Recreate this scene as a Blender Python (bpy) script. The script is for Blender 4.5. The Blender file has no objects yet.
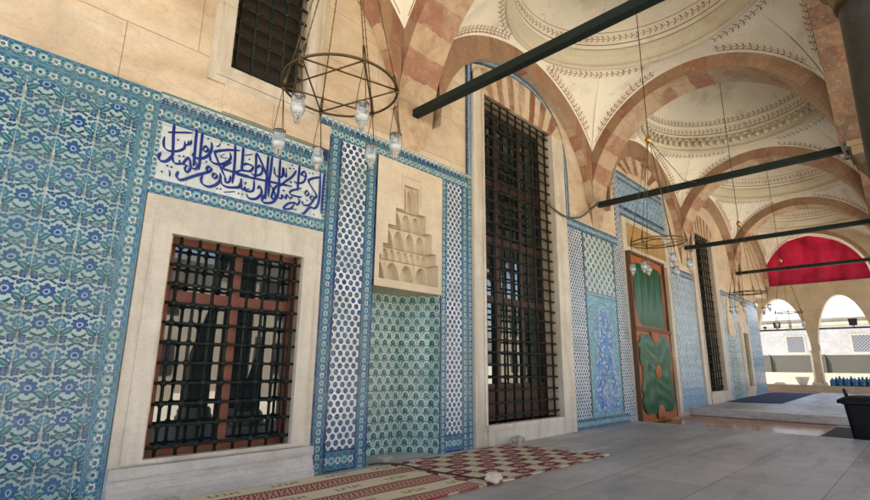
import bpy, math, random
from mathutils import Vector, Matrix
rnd = random.Random(7)
PI = math.pi
SC = bpy.context.scene
COL = SC.collection
D = 4.27            # the facade plane: y = 4.27, the portico lies towards -y
sin, cos, sqrt = math.sin, math.cos, math.sqrt

# ------------------------------------------------------------------ objects
def tag(o, label=None, cat=None, group=None, kind=None):
    if label: o['label'] = label
    if cat: o['category'] = cat
    if group: o['group'] = group
    if kind: o['kind'] = kind
    return o

def empty(name, loc, label, cat, group=None):
    o = bpy.data.objects.new(name, None)
    COL.objects.link(o)
    o.location = loc
    o.empty_display_size = 0.2
    return tag(o, label, cat, group)

def wloc(o):
    v = Vector((0, 0, 0))
    while o is not None:
        v = v + Vector(o.location)
        o = o.parent
    return v

def copy_tree(o, parent=None):
    c = o.copy()
    COL.objects.link(c)
    c.parent = parent
    for ch in list(o.children):
        copy_tree(ch, c)
    return c

class MB:
    """collects faces (world coordinates unless local) and links them as one mesh"""
    def __init__(s):
        s.v = []; s.f = []; s.uv = []; s.mi = []; s.sm = []
    def face(s, pts, uv=None, mi=0, smooth=False):
        b = len(s.v)
        s.v.extend([tuple(p) for p in pts])
        s.f.append(tuple(range(b, b + len(pts))))
        if uv is None:
            n = Vector((0, 0, 0))
            for i in range(len(pts)):
                a = Vector(pts[i]); c = Vector(pts[(i + 1) % len(pts)])
                n += a.cross(c)
            ax = max(range(3), key=lambda k: abs(n[k]))
            if ax == 0: uv = [(p[1], p[2]) for p in pts]
            elif ax == 1: uv = [(p[0], p[2]) for p in pts]
            else: uv = [(p[0], p[1]) for p in pts]
        s.uv.append(uv); s.mi.append(mi); s.sm.append(smooth)
    def box(s, x0, x1, y0, y1, z0, z1, mi=0, skip=''):
        P = lambda x, y, z: (x, y, z)
        if 'f' not in skip: s.face([P(x0,y0,z0),P(x1,y0,z0),P(x1,y0,z1),P(x0,y0,z1)], mi=mi)
        if 'b' not in skip: s.face([P(x1,y1,z0),P(x0,y1,z0),P(x0,y1,z1),P(x1,y1,z1)], mi=mi)
        if 'l' not in skip: s.face([P(x0,y1,z0),P(x0,y0,z0),P(x0,y0,z1),P(x0,y1,z1)], mi=mi)
        if 'r' not in skip: s.face([P(x1,y0,z0),P(x1,y1,z0),P(x1,y1,z1),P(x1,y0,z1)], mi=mi)
        if 't' not in skip: s.face([P(x0,y0,z1),P(x1,y0,z1),P(x1,y1,z1),P(x0,y1,z1)], mi=mi)
        if 'd' not in skip: s.face([P(x0,y1,z0),P(x1,y1,z0),P(x1,y0,z0),P(x0,y0,z0)], mi=mi)
    def grid(s, fn, nu, nv, uvfn=None, mi=0, smooth=True, flip=False, closeu=False):
        """shared vertices, fn(u,v) with u,v in 0..1"""
        b = len(s.v)
        for j in range(nv + 1):
            for i in range(nu + 1):
                s.v.append(tuple(fn(i / nu, j / nv)))
        w = nu + 1
        for j in range(nv):
            for i in range(nu):
                q = [b + j*w + i, b + j*w + i + 1, b + (j+1)*w + i + 1, b + (j+1)*w + i]
                uq = [(i/nu, j/nv), ((i+1)/nu, j/nv), ((i+1)/nu, (j+1)/nv), (i/nu, (j+1)/nv)]
                if uvfn: uq = [uvfn(*t) for t in uq]
                if flip: q.reverse(); uq.reverse()
                s.f.append(tuple(q)); s.uv.append(uq); s.mi.append(mi); s.sm.append(smooth)
    def tube(s, pts, r, n=8, mi=0, cap=True):
        pts = [Vector(p) for p in pts]
        R = r if isinstance(r, (list, tuple)) else [r] * len(pts)
        b = len(s.v)
        t0 = (pts[1] - pts[0]).normalized()
        up = Vector((0, 0, 1)) if abs(t0.z) < 0.9 else Vector((1, 0, 0))
        a = t0.cross(up).normalized()
        L = 0
        for i, p in enumerate(pts):
            if i == 0: t = pts[1] - pts[0]
            elif i == len(pts) - 1: t = pts[-1] - pts[-2]
            else: t = (pts[i+1] - pts[i]).normalized() + (pts[i] - pts[i-1]).normalized()
            t = t.normalized()
            a = (a - t * a.dot(t)).normalized()
            c = t.cross(a)
            for k in range(n):
                w = 2 * PI * k / n
                s.v.append(tuple(p + (a * cos(w) + c * sin(w)) * R[i]))
        for i in range(len(pts) - 1):
            d = (pts[i+1] - pts[i]).length
            for k in range(n):
                k2 = (k + 1) % n
                s.f.append((b+i*n+k, b+i*n+k2, b+(i+1)*n+k2, b+(i+1)*n+k))
                s.uv.append([(k/n*.3, L), ((k+1)/n*.3, L), ((k+1)/n*.3, L+d), (k/n*.3, L+d)])
                s.mi.append(mi); s.sm.append(True)
            L += d
        if cap:
            for i0, rev in ((0, True), (len(pts)-1, False)):
                q = [b + i0*n + k for k in range(n)]
                if rev: q.reverse()
                s.f.append(tuple(q)); s.uv.append([(0, 0)] * n); s.mi.append(mi); s.sm.append(False)
    def lathe(s, prof, o=(0, 0, 0), n=24, mi=0, smooth=True, a0=0, a1=2*PI):
        b = len(s.v); full = abs(a1 - a0 - 2*PI) < 1e-6
        m = n if full else n + 1
        for (r, z) in prof:
            for k in range(m):
                w = a0 + (a1 - a0) * k / n
                s.v.append((o[0] + r*cos(w), o[1] + r*sin(w), o[2] + z))
        for i in range(len(prof) - 1):
            for k in range(n):
                k2 = (k + 1) % m
                s.f.append((b+i*m+k, b+i*m+k2, b+(i+1)*m+k2, b+(i+1)*m+k))
                rr = max(prof[i][0], prof[i+1][0])
                s.uv.append([((a0+(a1-a0)*k/n)*rr, prof[i][1]), ((a0+(a1-a0)*(k+1)/n)*rr, prof[i][1]), ((a0+(a1-a0)*(k+1)/n)*rr, prof[i+1][1]), ((a0+(a1-a0)*k/n)*rr, prof[i+1][1])])
                s.mi.append(mi); s.sm.append(smooth)
    def ball(s, c, r, mi=0, n=8, m=5, sq=(1, 1, 1)):
        s_ = s
        prof = [(max(1e-4, r*sin(PI*i/m)), -r*cos(PI*i/m)*sq[2]) for i in range(m+1)]
        s_.lathe([(p[0]*sq[0], p[1]) for p in prof], c, n, mi)
    def prism(s, poly, y0, y1, mi=0, plane='xz'):
        """extrude an outline drawn in the x-z plane from y0 (front) to y1 (back)"""
        A = [(p[0], y0, p[1]) for p in poly]; B = [(p[0], y1, p[1]) for p in poly]
        s.face(A, mi=mi); s.face(B[::-1], mi=mi)
        for i in range(len(poly)):
            j = (i + 1) % len(poly)
            s.face([A[j], A[i], B[i], B[j]], mi=mi)
    def build(s, name, mats, parent=None, local=False, bevel=0, weld=False):
        me = bpy.data.meshes.new(name)
        off = Vector((0, 0, 0)) if (local or parent is None) else wloc(parent)
        me.from_pydata([(p[0]-off.x, p[1]-off.y, p[2]-off.z) for p in s.v], [], s.f)
        if not isinstance(mats, (list, tuple)): mats = [mats]
        for m in mats: me.materials.append(m)
        ul = me.uv_layers.new(name='UVMap')
        flat = []
        for u in s.uv:
            for a in u: flat.extend((a[0], a[1]))
        ul.data.foreach_set('uv', flat)
        me.polygons.foreach_set('material_index', s.mi)
        me.polygons.foreach_set('use_smooth', s.sm)
        if weld:
            import bmesh
            bm = bmesh.new(); bm.from_mesh(me)
            bmesh.ops.remove_doubles(bm, verts=bm.verts, dist=1e-5)
            bm.to_mesh(me); bm.free()
        me.update()
        o = bpy.data.objects.new(name, me)
        COL.objects.link(o)
        if parent is not None: o.parent = parent
        if bevel:
            b = o.modifiers.new('bevel', 'BEVEL'); b.width = bevel; b.segments = 2; b.limit_method = 'ANGLE'; b.angle_limit = .6
        return o

def catmull(pts, k=6, closed=False):
    out = []
    n = len(pts)
    for i in range(n - 1):
        p0 = pts[max(i-1, 0)]; p1 = pts[i]; p2 = pts[i+1]; p3 = pts[min(i+2, n-1)]
        for j in range(k):
            t = j / k
            out.append(tuple(0.5*((2*p1[d]) + (-p0[d]+p2[d])*t + (2*p0[d]-5*p1[d]+4*p2[d]-p3[d])*t*t + (-p0[d]+3*p1[d]-3*p2[d]+p3[d])*t**3) for d in range(len(p1))))
    out.append(tuple(pts[-1]))
    return out

# ------------------------------------------------------------------ material expressions
class V:
    def __init__(s, T, x): s.T = T; s.x = x
    def _b(s, op, o, r=False):
        return s.T.m(op, o, s) if r else s.T.m(op, s, o)
    def __add__(s, o): return s._b('ADD', o)
    def __radd__(s, o): return s._b('ADD', o)
    def __sub__(s, o): return s._b('SUBTRACT', o)
    def __rsub__(s, o): return s._b('SUBTRACT', o, True)
    def __mul__(s, o): return s._b('MULTIPLY', o)
    def __rmul__(s, o): return s._b('MULTIPLY', o)
    def __truediv__(s, o): return s._b('DIVIDE', o)
    def __neg__(s): return s.T.m('MULTIPLY', s, -1.0)

class T:
    def __init__(s, name):
        s.mat = bpy.data.materials.new(name)
        s.mat.use_nodes = True
        s.nt = s.mat.node_tree
        s.N = s.nt.nodes; s.L = s.nt.links
        s.bsdf = s.N['Principled BSDF']
        s._uv = None; s._pos = None
    def link(s, a, sock):
        if isinstance(a, V): a = a.x
        if isinstance(a, (int, float)): sock.default_value = a
        elif isinstance(a, tuple): sock.default_value = a if len(a) == 4 else (*a, 1.0)
        else: s.L.new(a, sock)
    def m(s, op, a, b=None, c=None, clamp=False):
        n = s.N.new('ShaderNodeMath'); n.operation = op; n.use_clamp = clamp
        for i, q in enumerate((a, b, c)):
            if q is not None: s.link(q, n.inputs[i])
        return V(s, n.outputs[0])
    def abs(s, a): return s.m('ABSOLUTE', a)
    def floor(s, a): return s.m('FLOOR', a)
    def fract(s, a): return s.m('FRACT', a)
    def mod(s, a, b): return s.m('FLOORED_MODULO', a, b)
    def min(s, *a):
        r = a[0]
        for q in a[1:]: r = s.m('MINIMUM', r, q)
        return r
    def max(s, *a):
        r = a[0]
        for q in a[1:]: r = s.m('MAXIMUM', r, q)
        return r
    def sin(s, a): return s.m('SINE', a)
    def cos(s, a): return s.m('COSINE', a)
    def atan2(s, a, b): return s.m('ARCTAN2', a, b)
    def sqrt(s, a): return s.m('SQRT', a)
    def mask(s, d, w=0.01):
        """1 inside (d<0), soft edge of width w"""
        return s.m('MULTIPLY_ADD', d, -1.0 / w, 0.5, clamp=True)
    def clamp(s, a): return s.m('ADD', a, 0.0, clamp=True)
    def remap(s, a, lo, hi): return s.m('MULTIPLY_ADD', a, 1.0/(hi-lo), -lo/(hi-lo), clamp=True)
    def hyp(s, a, b):
        return s.sqrt(s.m('MULTIPLY_ADD', a, a, b * b))
    def ell(s, u, v, cx, cy, a, b, rot=0):
        x = u - cx if cx else u
        y = v - cy if cy else v
        if rot:
            c, k = cos(rot), sin(rot)
            x, y = x * c + y * k, y * c - x * k
        return (s.hyp(x / a, y / b) - 1.0) * min(a, b)
    def rect(s, u, v, cx, cy, a, b):
        return s.max(s.abs(u - cx) - a, s.abs(v - cy) - b)
    def uv(s):
        if s._uv is None:
            n = s.N.new('ShaderNodeUVMap'); n.uv_map = 'UVMap'
            q = s.N.new('ShaderNodeSeparateXYZ'); s.L.new(n.outputs[0], q.inputs[0])
            s._uv = (V(s, q.outputs[0]), V(s, q.outputs[1]))
        return s._uv
    def pos(s):
        if s._pos is None:
            n = s.N.new('ShaderNodeNewGeometry'); s._pos = n.outputs['Position']
        return s._pos
    def vec(s, x, y, z=0.0):
        n = s.N.new('ShaderNodeCombineXYZ')
        for i, q in enumerate((x, y, z)): s.link(q, n.inputs[i])
        return n.outputs[0]
    def scaled(s, sc, vec=None, off=(0, 0, 0)):
        n = s.N.new('ShaderNodeMapping')
        s.L.new(vec or s.pos(), n.inputs[0]); n.inputs['Scale'].default_value = sc; n.inputs['Location'].default_value = off
        return n.outputs[0]
    def noise(s, scale=1.0, detail=4, rough=.55, vec=None, dist=0.0):
        n = s.N.new('ShaderNodeTexNoise'); n.inputs['Scale'].default_value = scale
        n.inputs['Detail'].default_value = detail; n.inputs['Roughness'].default_value = rough
        n.inputs['Distortion'].default_value = dist
        s.L.new(vec or s.pos(), n.inputs['Vector'])
        return V(s, n.outputs[0])
    def white(s, a, b=0.0):
        n = s.N.new('ShaderNodeTexWhiteNoise'); n.noise_dimensions = '2D'
        s.L.new(s.vec(a, b), n.inputs['Vector'])
        return V(s, n.outputs[0])
    def mix(s, f, a, b, mode='MIX'):
        n = s.N.new('ShaderNodeMix'); n.data_type = 'RGBA'; n.blend_type = mode
        s.link(f, n.inputs[0]); s.link(a, n.inputs[6]); s.link(b, n.inputs[7])
        return n.outputs[2]
    def out(s, col, rough=.6, bump=None, bd=.01, bs=1.0, **kw):
        s.link(col, s.bsdf.inputs['Base Color'])
        s.link(rough, s.bsdf.inputs['Roughness'])
        for k, v in kw.items():
            s.link(v, s.bsdf.inputs[k.replace('_', ' ')])
        if bump is not None:
            n = s.N.new('ShaderNodeBump'); n.inputs['Distance'].default_value = bd; n.inputs['Strength'].default_value = bs
            s.link(bump, n.inputs['Height']); s.L.new(n.outputs[0], s.bsdf.inputs['Normal'])
        return s.mat
    # wear shared by glazed tiles: tile joints, uneven glaze, crazing
    def tilefinish(s, col, tw, th, u, v, bump=True):
        ju = s.abs(s.fract(u / tw) - .5) * tw
        jv = s.abs(s.fract(v / th) - .5) * th
        j = s.mask(s.min(tw/2 - ju, th/2 - jv) - .0026, .003)
        idt = s.white(s.floor(u / tw), s.floor(v / th))
        col = s.mix(s.m('MULTIPLY', idt, .24), col, (.16, .25, .26))
        n = s.noise(9, 5)
        col = s.mix(s.remap(n, .55, .8) * .2, col, (.42, .44, .38))
        n2 = s.noise(2.3, 3)
        col = s.mix(s.remap(n2, .45, .75) * .25, col, (.10, .17, .16))
        idw = s.white(s.floor(u / tw) + 17.0, s.floor(v / th))
        col = s.mix(s.m('GREATER_THAN', idw, .80) * .22, col, (.08, .17, .14))
        col = s.mix(j * .5, col, (.36, .35, .30))
        chip = s.noise(3.7, 8, .75)
        col = s.mix(s.remap(chip, .66, .70) * .5, col, (.40, .33, .24))
        rough = s.m('MULTIPLY_ADD', s.noise(30, 3), .25, .14)
        h = s.m('MULTIPLY_ADD', j, -1.0, s.noise(6, 2) * 1.2)
        return s.out(col, rough, h, .006, .7, Specular_IOR_Level=.28)

# ------------------------------------------------------------------ materials
NAVY = (.004, .013, .070); BLUE = (.006, .050, .20); SKYB = (.025, .15, .36); TEAL = (.012, .11, .14)
AQUA = (.13, .33, .36); TWHITE = (.56, .63, .58); GREEN = (.012, .065, .05)
M = {}
def stone(name, c1, c2, vein=(.30, .24, .17), bw=1.3, bh=.62, joint=1.0, rough=.55, stain=.35, vs=1.0, grain=None):
    t = T(name); u, v = t.uv()
    n = t.noise(.9, 6, .6)
    col = t.mix(t.remap(n, .3, .7), c1, c2)
    vn = t.noise(1.3, 9, .68, t.scaled((.8, 1, 1.7)), .25)
    vm = t.mask(t.abs(vn - .5) - .006, .05)
    pit = t.noise(60, 3, .6); cl = t.noise(3.2, 8, .72)
    col = t.mix(vm * .22 * vs, col, vein)
    if grain:
        gv = t.noise(1.0, 8, .64, t.scaled(grain, None, (2, 5, 1)), .35)
        col = t.mix(t.remap(gv, .50, .66) * .55, col, vein)
        col = t.mix(t.remap(gv, .46, .34) * .4, col, (.74, .71, .65))
    col = t.mix(t.remap(cl, .48, .70) * .38, col, tuple(q * .62 for q in c2))
    col = t.mix(t.remap(cl, .46, .30) * .35, col, tuple(min(.8, q * 1.25) for q in c1))
    col = t.mix(t.remap(pit, .60, .72) * .35, col, tuple(q * .4 for q in c2))
    fine = t.noise(22, 4, .7)
    col = t.mix(t.remap(fine, .5, .75) * .22, col, vein)
    st = t.noise(.7, 5, .7, t.scaled((1, 1, .55)))
    col = t.mix(t.remap(st, .52, .72) * stain, col, tuple(q * .55 for q in c1))
    h = fine * .25 + n * .3 - t.remap(pit, .60, .72) * .4 + cl * .4
    if joint:
        row = t.floor(v / bh)
        uu = u / bw + t.mod(row, 2.0) * .43
        idb = t.white(t.floor(uu), row)
        col = t.mix(idb * .22, col, tuple(q * .72 for q in c2))
        ju = .5 - t.abs(t.fract(uu) - .5); jv = .5 - t.abs(t.fract(v / bh) - .5)
        j = t.mask(t.min(ju * bw, jv * bh) - .003, .004)
        col = t.mix(j * .6 * joint, col, (.11, .085, .06))
        h = h - j
    M[name] = t.out(col, rough, h, .006, .6)
stone('warm_marble', (.67, .55, .40), (.52, .40, .27), stain=.6, vs=1.7, grain=(.9, 1, 3.2), vein=(.36, .24, .14))
stone('pale_marble', (.66, .60, .50), (.54, .47, .37), grain=(5.5, 2, .7), vein=(.33, .26, .19), bw=3.1, bh=4.3, joint=.3, rough=.42, stain=.35, vs=1.4)
stone('sill_marble', (.54, .51, .46), (.43, .40, .35), grain=(.8, 2, 7), vein=(.24, .22, .20), joint=0, rough=.4, stain=.5, vs=1.6)
stone('carved_stone', (.68, .58, .43), (.57, .46, .32), joint=0, rough=.7, stain=.25, vs=.4)
stone('capital_stone', (.27, .19, .10), (.20, .14, .08), joint=0, rough=.8, stain=.5)
stone('end_stone', (.50, .40, .27), (.40, .31, .20), bw=.8, bh=.4, joint=.7)
stone('white_render', (.215, .215, .22), (.185, .185, .19), vein=(.6, .6, .58), joint=0, rough=.8, stain=.1)
stone('cream_render', (.34, .30, .235), (.29, .255, .20), joint=0, rough=.8, stain=.2)
stone('roof_lead', (.25, .26, .27), (.2, .21, .22), joint=.5, bw=.6, bh=6, rough=.6)
stone('rubble', (.42, .36, .28), (.30, .25, .19), joint=0, rough=.85, stain=.5)
stone('dark_granite', (.022, .021, .018), (.014, .014, .012), vein=(.12, .12, .11), joint=0, rough=.5, stain=.4)
stone('courtyard_paving', (.64, .58, .47), (.55, .50, .40), bw=1.2, bh=.8, joint=.6, rough=.8)

def plaster(name, c):
    t = T(name)
    n = t.noise(.55, 6, .62); f = t.noise(14, 4, .6)
    col = t.mix(t.remap(n, .38, .72), c, tuple(q * .80 for q in c))
    s = t.noise(1.4, 7, .7, t.scaled((1, 1, .6)), .5)
    col = t.mix(t.remap(s, .54, .72) * .6, col, (.38, .30, .21))
    ck = t.noise(.9, 3, .5, None, 1.2)
    col = t.mix(t.mask(t.abs(ck - .5) - .0012, .0025) * .5, col, (.2, .15, .1))
    col = t.mix(t.remap(f, .55, .8) * .12, col, (.3, .25, .18))
    M[name] = t.out(col, .85, f * .4 + n, .006, .5)
plaster('dome_plaster', (.83, .77, .64))
plaster('ring_plaster', (.62, .555, .42))
plaster('band_plaster', (.82, .77, .66))

def flat(name, c, rough=.6, var=.25, scale=6, bump=.15, bd=.004, **kw):
    t = T(name)
    n = t.noise(scale, 4, .6)
    col = t.mix(t.remap(n, .3, .75) * var * 2, c, tuple(q * .5 for q in c))
    M[name] = t.out(col, rough, n, bd, bump, **kw)
flat('garland_paint', (.27, .105, .045), .85, .3, 12)
flat('line_paint', (.30, .18, .10), .85, .3, 9)
flat('wrought_iron', (.010, .015, .012), .5, .3, 20, .3, .003, Specular_IOR_Level=.22)
flat('rod_iron', (.012, .020, .016), .6, .35, 5, .3, .004, Specular_IOR_Level=.2)
flat('bronze', (.12, .075, .03), .45, .3, 14, .2, .003, Metallic=.7)
flat('gilt', (.55, .34, .08), .35, .2, 14, .2, .003, Metallic=.8)
flat('cord', (.035, .03, .026), .8)
flat('cable_rubber', (.10, .095, .07), .7)
flat('red_wood', (.19, .045, .020), .5, .35, 9, .3, .004)
flat('casement_wood', (.060, .022, .012), .55, .35, 7, .3, .004)
flat('brown_wood', (.13, .055, .025), .55, .35, 7, .3, .004)
flat('dark_wood', (.028, .018, .012), .6, .3, 7)
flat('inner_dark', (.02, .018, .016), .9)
flat('bin_plastic', (.006, .007, .009), .5, .2, 10, Specular_IOR_Level=.2)
flat('mat_rubber', (.016, .017, .018), .85, .3, 30, .6, .006)
flat('bottle_blue', (.02, .10, .24), .12, .15, 8)
flat('bottle_cap', (.03, .12, .40), .4)
flat('basin_white', (.68, .64, .56), .35, .08)
flat('lamp_black', (.018, .018, .02), .5)
flat('plaque_gold', (.42, .25, .08), .45, .35, 5)
flat('calligraphy_blue', (.010, .028, .19), .22, .15, 12, .05)
flat('grey_screen', (.045, .046, .040), .8, .15, 2)
flat('leather_orange', (.36, .10, .018), .5, .35, 3.5, .5, .012, Specular_IOR_Level=.3)
flat('leather_green', (.003, .085, .030), .28, .35, 4, .5, .012, Specular_IOR_Level=.24)
flat('leather_trim', (.10, .045, .02), .6)
flat('tassel', (.25, .1, .03), .9)

t = T('pane_glass'); M['pane_glass'] = t.out((.012, .017, .018), .02, t.noise(1.3, 2), .02, .10, IOR=1.85)
t = T('lamp_glass'); M['lamp_glass'] = t.out((.93, .95, .95), .04, None, Transmission_Weight=.92, IOR=1.25)
t = T('lamp_oil'); M['lamp_oil'] = t.out((.75, .73, .66), .5)

# red cloth with sun behind it
t = T('red_cloth'); u, v = t.uv()
n = t.noise(2.5, 4); fold = t.sin(u * 9.0 + n * 3.0)
weave = t.abs(t.sin(u * 60.0)) * t.abs(t.sin(v * 60.0))
col = t.mix(t.remap(n, .3, .7), (.30, .009, .028), (.16, .004, .014))
col = t.mix(weave * .35, col, (.22, .005, .015))
mt = t.out(col, .85, fold, .03, .5)
tr = t.N.new('ShaderNodeBsdfTranslucent'); t.link(col, tr.inputs[0])
mx = t.N.new('ShaderNodeMixShader'); mx.inputs[0].default_value = .42
t.L.new(t.bsdf.outputs[0], mx.inputs[1]); t.L.new(tr.outputs[0], mx.inputs[2])
t.L.new(mx.outputs[0], t.N['Material Output'].inputs[0]); M['red_cloth'] = mt

# floor: large worn marble slabs
t = T('floor_marble'); u, v = t.uv()
bw, bh = 1.55, .78
row = t.floor(v / bh); uu = u / bw + t.white(row, 3.0)
idb = t.white(t.floor(uu), row)
n = t.noise(1.1, 7, .65, None, .4); f = t.noise(26, 3, .6)
vn = t.noise(1.4, 8, .62, t.scaled((.42, 1.9, 1)), .3)
vm = t.mask(t.abs(vn - .5) - .006, .05)
sk = t.noise(1.0, 7, .66, t.scaled((.30, 2.6, 1), None, (3, 7, 0)), .6)
col = t.mix(idb, (.53, .48, .405), (.36, .335, .29))
col = t.mix(t.remap(n, .35, .7) * .42, col, (.25, .235, .205))
col = t.mix(vm * .32, col, (.14, .135, .13))
col = t.mix(t.remap(sk, .50, .68) * .6, col, (.15, .15, .148))
col = t.mix(t.remap(sk, .44, .28) * .4, col, (.52, .51, .48))
col = t.mix(t.remap(f, .55, .8) * .3, col, (.36, .35, .33))
wear = t.noise(.5, 5, .7)
col = t.mix(t.remap(wear, .55, .75) * .35, col, (.33, .30, .25))
ju = (.5 - t.abs(t.fract(uu) - .5)) * bw; jv = (.5 - t.abs(t.fract(v / bh) - .5)) * bh
chipn = t.noise(7, 5, .7) * .012
j = t.mask(t.min(ju, jv) + .0015 - chipn, .005)
col = t.mix(j * .6, col, (.075, .068, .06))
spot = t.noise(4.5, 8, .78)
col = t.mix(t.remap(spot, .60, .68) * .45, col, (.13, .12, .11))
rough = t.m('MULTIPLY_ADD', n, .5, .22)
M['floor_marble'] = t.out(col, rough, n * .5 + f * .15 - j, .006, .5, Specular_IOR_Level=.35)

# passage: polished brown stone / boards, wet sheen; the door curtain's orange reflection is put into the colour
t = T('passage_floor'); u, v = t.uv()
n = t.noise(1.3, 5, .6); g = t.noise(3.0, 6, .6, t.scaled((.6, 4, 1)))
col = t.mix(t.remap(g, .35, .7), (.46, .14, .018), (.27, .08, .011))
col = t.mix(t.mask(t.abs(t.fract(v / .42) - .5) * -1.0 + .492, .012), col, (.03, .012, .006))
M['passage_floor'] = t.out(col, t.m('MULTIPLY_ADD', n, .16, .06), n, .004, .25, Specular_IOR_Level=.1)

# ---- arches: alternating painted voussoirs; UV.x counts voussoirs, UV.y metres across
def voussoirs(name, red, cream, wear, amt=.62):
    t = T(name); u, v = t.uv()
    ub = u + (t.noise(4.5, 6, .7) - .5) * .55
    k = t.floor(ub); par = t.mod(k, 2.0)
    ed = t.noise(5, 6, .7); pa = t.noise(1.3, 7, .68, None, .6); idk = t.white(k, 5.0)
    worn = t.remap(pa + (idk - .5) * .25, wear - .1, wear + .12)
    c0 = t.mix(t.remap(ed, .3, .75), cream, tuple(q * .66 for q in cream))
    c0 = t.mix(idk * .3, c0, (.42, .26, .15))
    r0 = t.mix(t.remap(ed, .3, .7), red, tuple(q * .62 for q in red))
    col = t.mix(par * worn * amt, c0, r0)
    blotch = t.noise(2.6, 6, .72, None, 1.0)
    col = t.mix(t.remap(blotch, .50, .66) * .6, col, (.30, .145, .075))
    dirt = t.noise(.8, 6, .7)
    col = t.mix(t.remap(dirt, .52, .74) * .45, col, (.20, .15, .10))
    j = t.mask((.5 - t.abs(t.fract(u) - .5)) - .012, .016)
    col = t.mix(j * .3, col, (.12, .08, .05))
    grain = t.noise(16, 5, .75)
    col = t.mix(t.remap(grain, .5, .72) * .35, col, (.20, .12, .07))
    col = t.mix(t.remap(grain, .46, .30) * .3, col, (.62, .50, .36))
    M[name] = t.out(col, .8, ed * .5 - j, .006, .6)
voussoirs('arch_stone', (.32, .095, .058), (.55, .41, .27), .52, .72)
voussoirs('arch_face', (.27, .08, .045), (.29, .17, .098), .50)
voussoirs('arcade_stone_shaded', (.10, .034, .022), (.085, .048, .03), .46)  # darker copy of the arch stone; the arcade's shade is put into the colour
voussoirs('lintel_stone', (.24, .075, .035), (.64, .53, .38), .34, .95)

# ---- tiles
def tile_floral(name):
    """ogival lattice of blue rosettes with slanted leaves, one tile per repeat"""
    t = T(name); U, W = t.uv()
    w, h = .222, .212
    u = t.abs(t.fract(U / w) - .5); v = t.fract(W / h) - .5; cell = t.white(t.floor(U / w), t.floor(W / h))     # u 0 = column of big flowers, .5 = seam
    va = t.abs(v)
    wob = t.noise(13, 2) * .13 - .065; wo2 = t.noise(15, 2, .5, t.scaled((1, 1, 1), None, (9, 2, 4))) * .13 - .065
    u = u + wob; v = v + wo2; va = t.abs(v)
    # big flower at (0,0); seam rosette (.5,0)
    ang = t.atan2(v, u); r = t.hyp(u, v)
    d1 = r - .200 - t.sin(ang * 9.0 + 1.57) * .030 - v * .10
    col = t.mix(t.mask(t.ell(u, va, 0, .5, .13, .085), .03), (.35, .47, .46), AQUA)
    col = t.mix(t.mask(t.abs(t.ell(u, va, 0, .5, .15, .10)) - .016, .02), col, NAVY)
    col = t.mix(t.mask(t.ell(u, va, 0, .5, .05, .035), .02), col, (.09, .05, .12))
    # slanted teal leaves
    d = t.ell(u, v, .320, -.225, .155, .080, -.75)
    col = t.mix(t.mask(d - .014, .02), col, NAVY)
    col = t.mix(t.mask(d, .02), col, TEAL)
    d = t.ell(u, v, .315, -.215, .12, .016, -.75)
    col = t.mix(t.mask(d, .02), col, AQUA)
    # stems and small buds
    d = t.min(t.ell(u, va, .13, .35, .08, .036, -.5), t.ell(u, v, .43, .28, .07, .036, .7), t.ell(u, va, .215, .475, .06, .036, .2), t.ell(u, v, .47, -.26, .03, .08), t.ell(u, v, .20, .30, .055, .034, .3), t.ell(u, va, .5, .47, .05, .03))
    col = t.mix(t.mask(d, .02), col, NAVY)
    d = t.min(t.ell(u, va, .365, .46, .085, .05, .7), t.ell(u, va, .365, .46, .05, .085, .7), t.ell(u, v, .31, .25, .075, .048, .9))
    col = t.mix(t.mask(d - .012, .02), col, NAVY); col = t.mix(t.mask(d + .022, .02), col, SKYB)
    d = t.min(t.ell(u, v, .44, -.40, .055, .034, -.6), t.ell(u, v, .29, .045, .035, .05), t.ell(u, va, .05, .38, .035, .03), t.ell(u, v, .17, -.30, .05, .028, .5))
    col = t.mix(t.mask(d, .02), col, GREEN)
    col = t.mix(t.mask(d1 - .018, .02), col, NAVY)
    col = t.mix(t.mask(d1, .03), col, BLUE)
    pet = t.abs(t.sin(ang * 4.5)) * .05
    col = t.mix(t.mask(r - .075 - pet, .03) * .8, col, SKYB)
    col = t.mix(t.mask(t.abs(r - .075) - .012, .015) * .8, col, TWHITE)
    col = t.mix(t.mask(r - .045, .02), col, NAVY)
    u5 = u - .5; r5 = t.hyp(u5, v); a5 = t.atan2(v, u5)
    d5 = r5 - .155 - t.sin(a5 * 7.0) * .014
    col = t.mix(t.mask(d5 - .016, .02), col, NAVY); col = t.mix(t.mask(d5, .02), col, (.025, .13, .25))
    col = t.mix(t.mask(t.abs(r5 - .07) - .016, .02), col, AQUA)
    col = t.mix(t.mask(r5 - .04, .02), col, NAVY)
    col = t.mix(t.mask(.482 - u, .012) * .55, col, TWHITE)
    col = t.mix(cell * .22, col, (.015, .10, .16))
    M[name] = t.tilefinish(col, w, h, U, W)
tile_floral('floral_tile')

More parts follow.
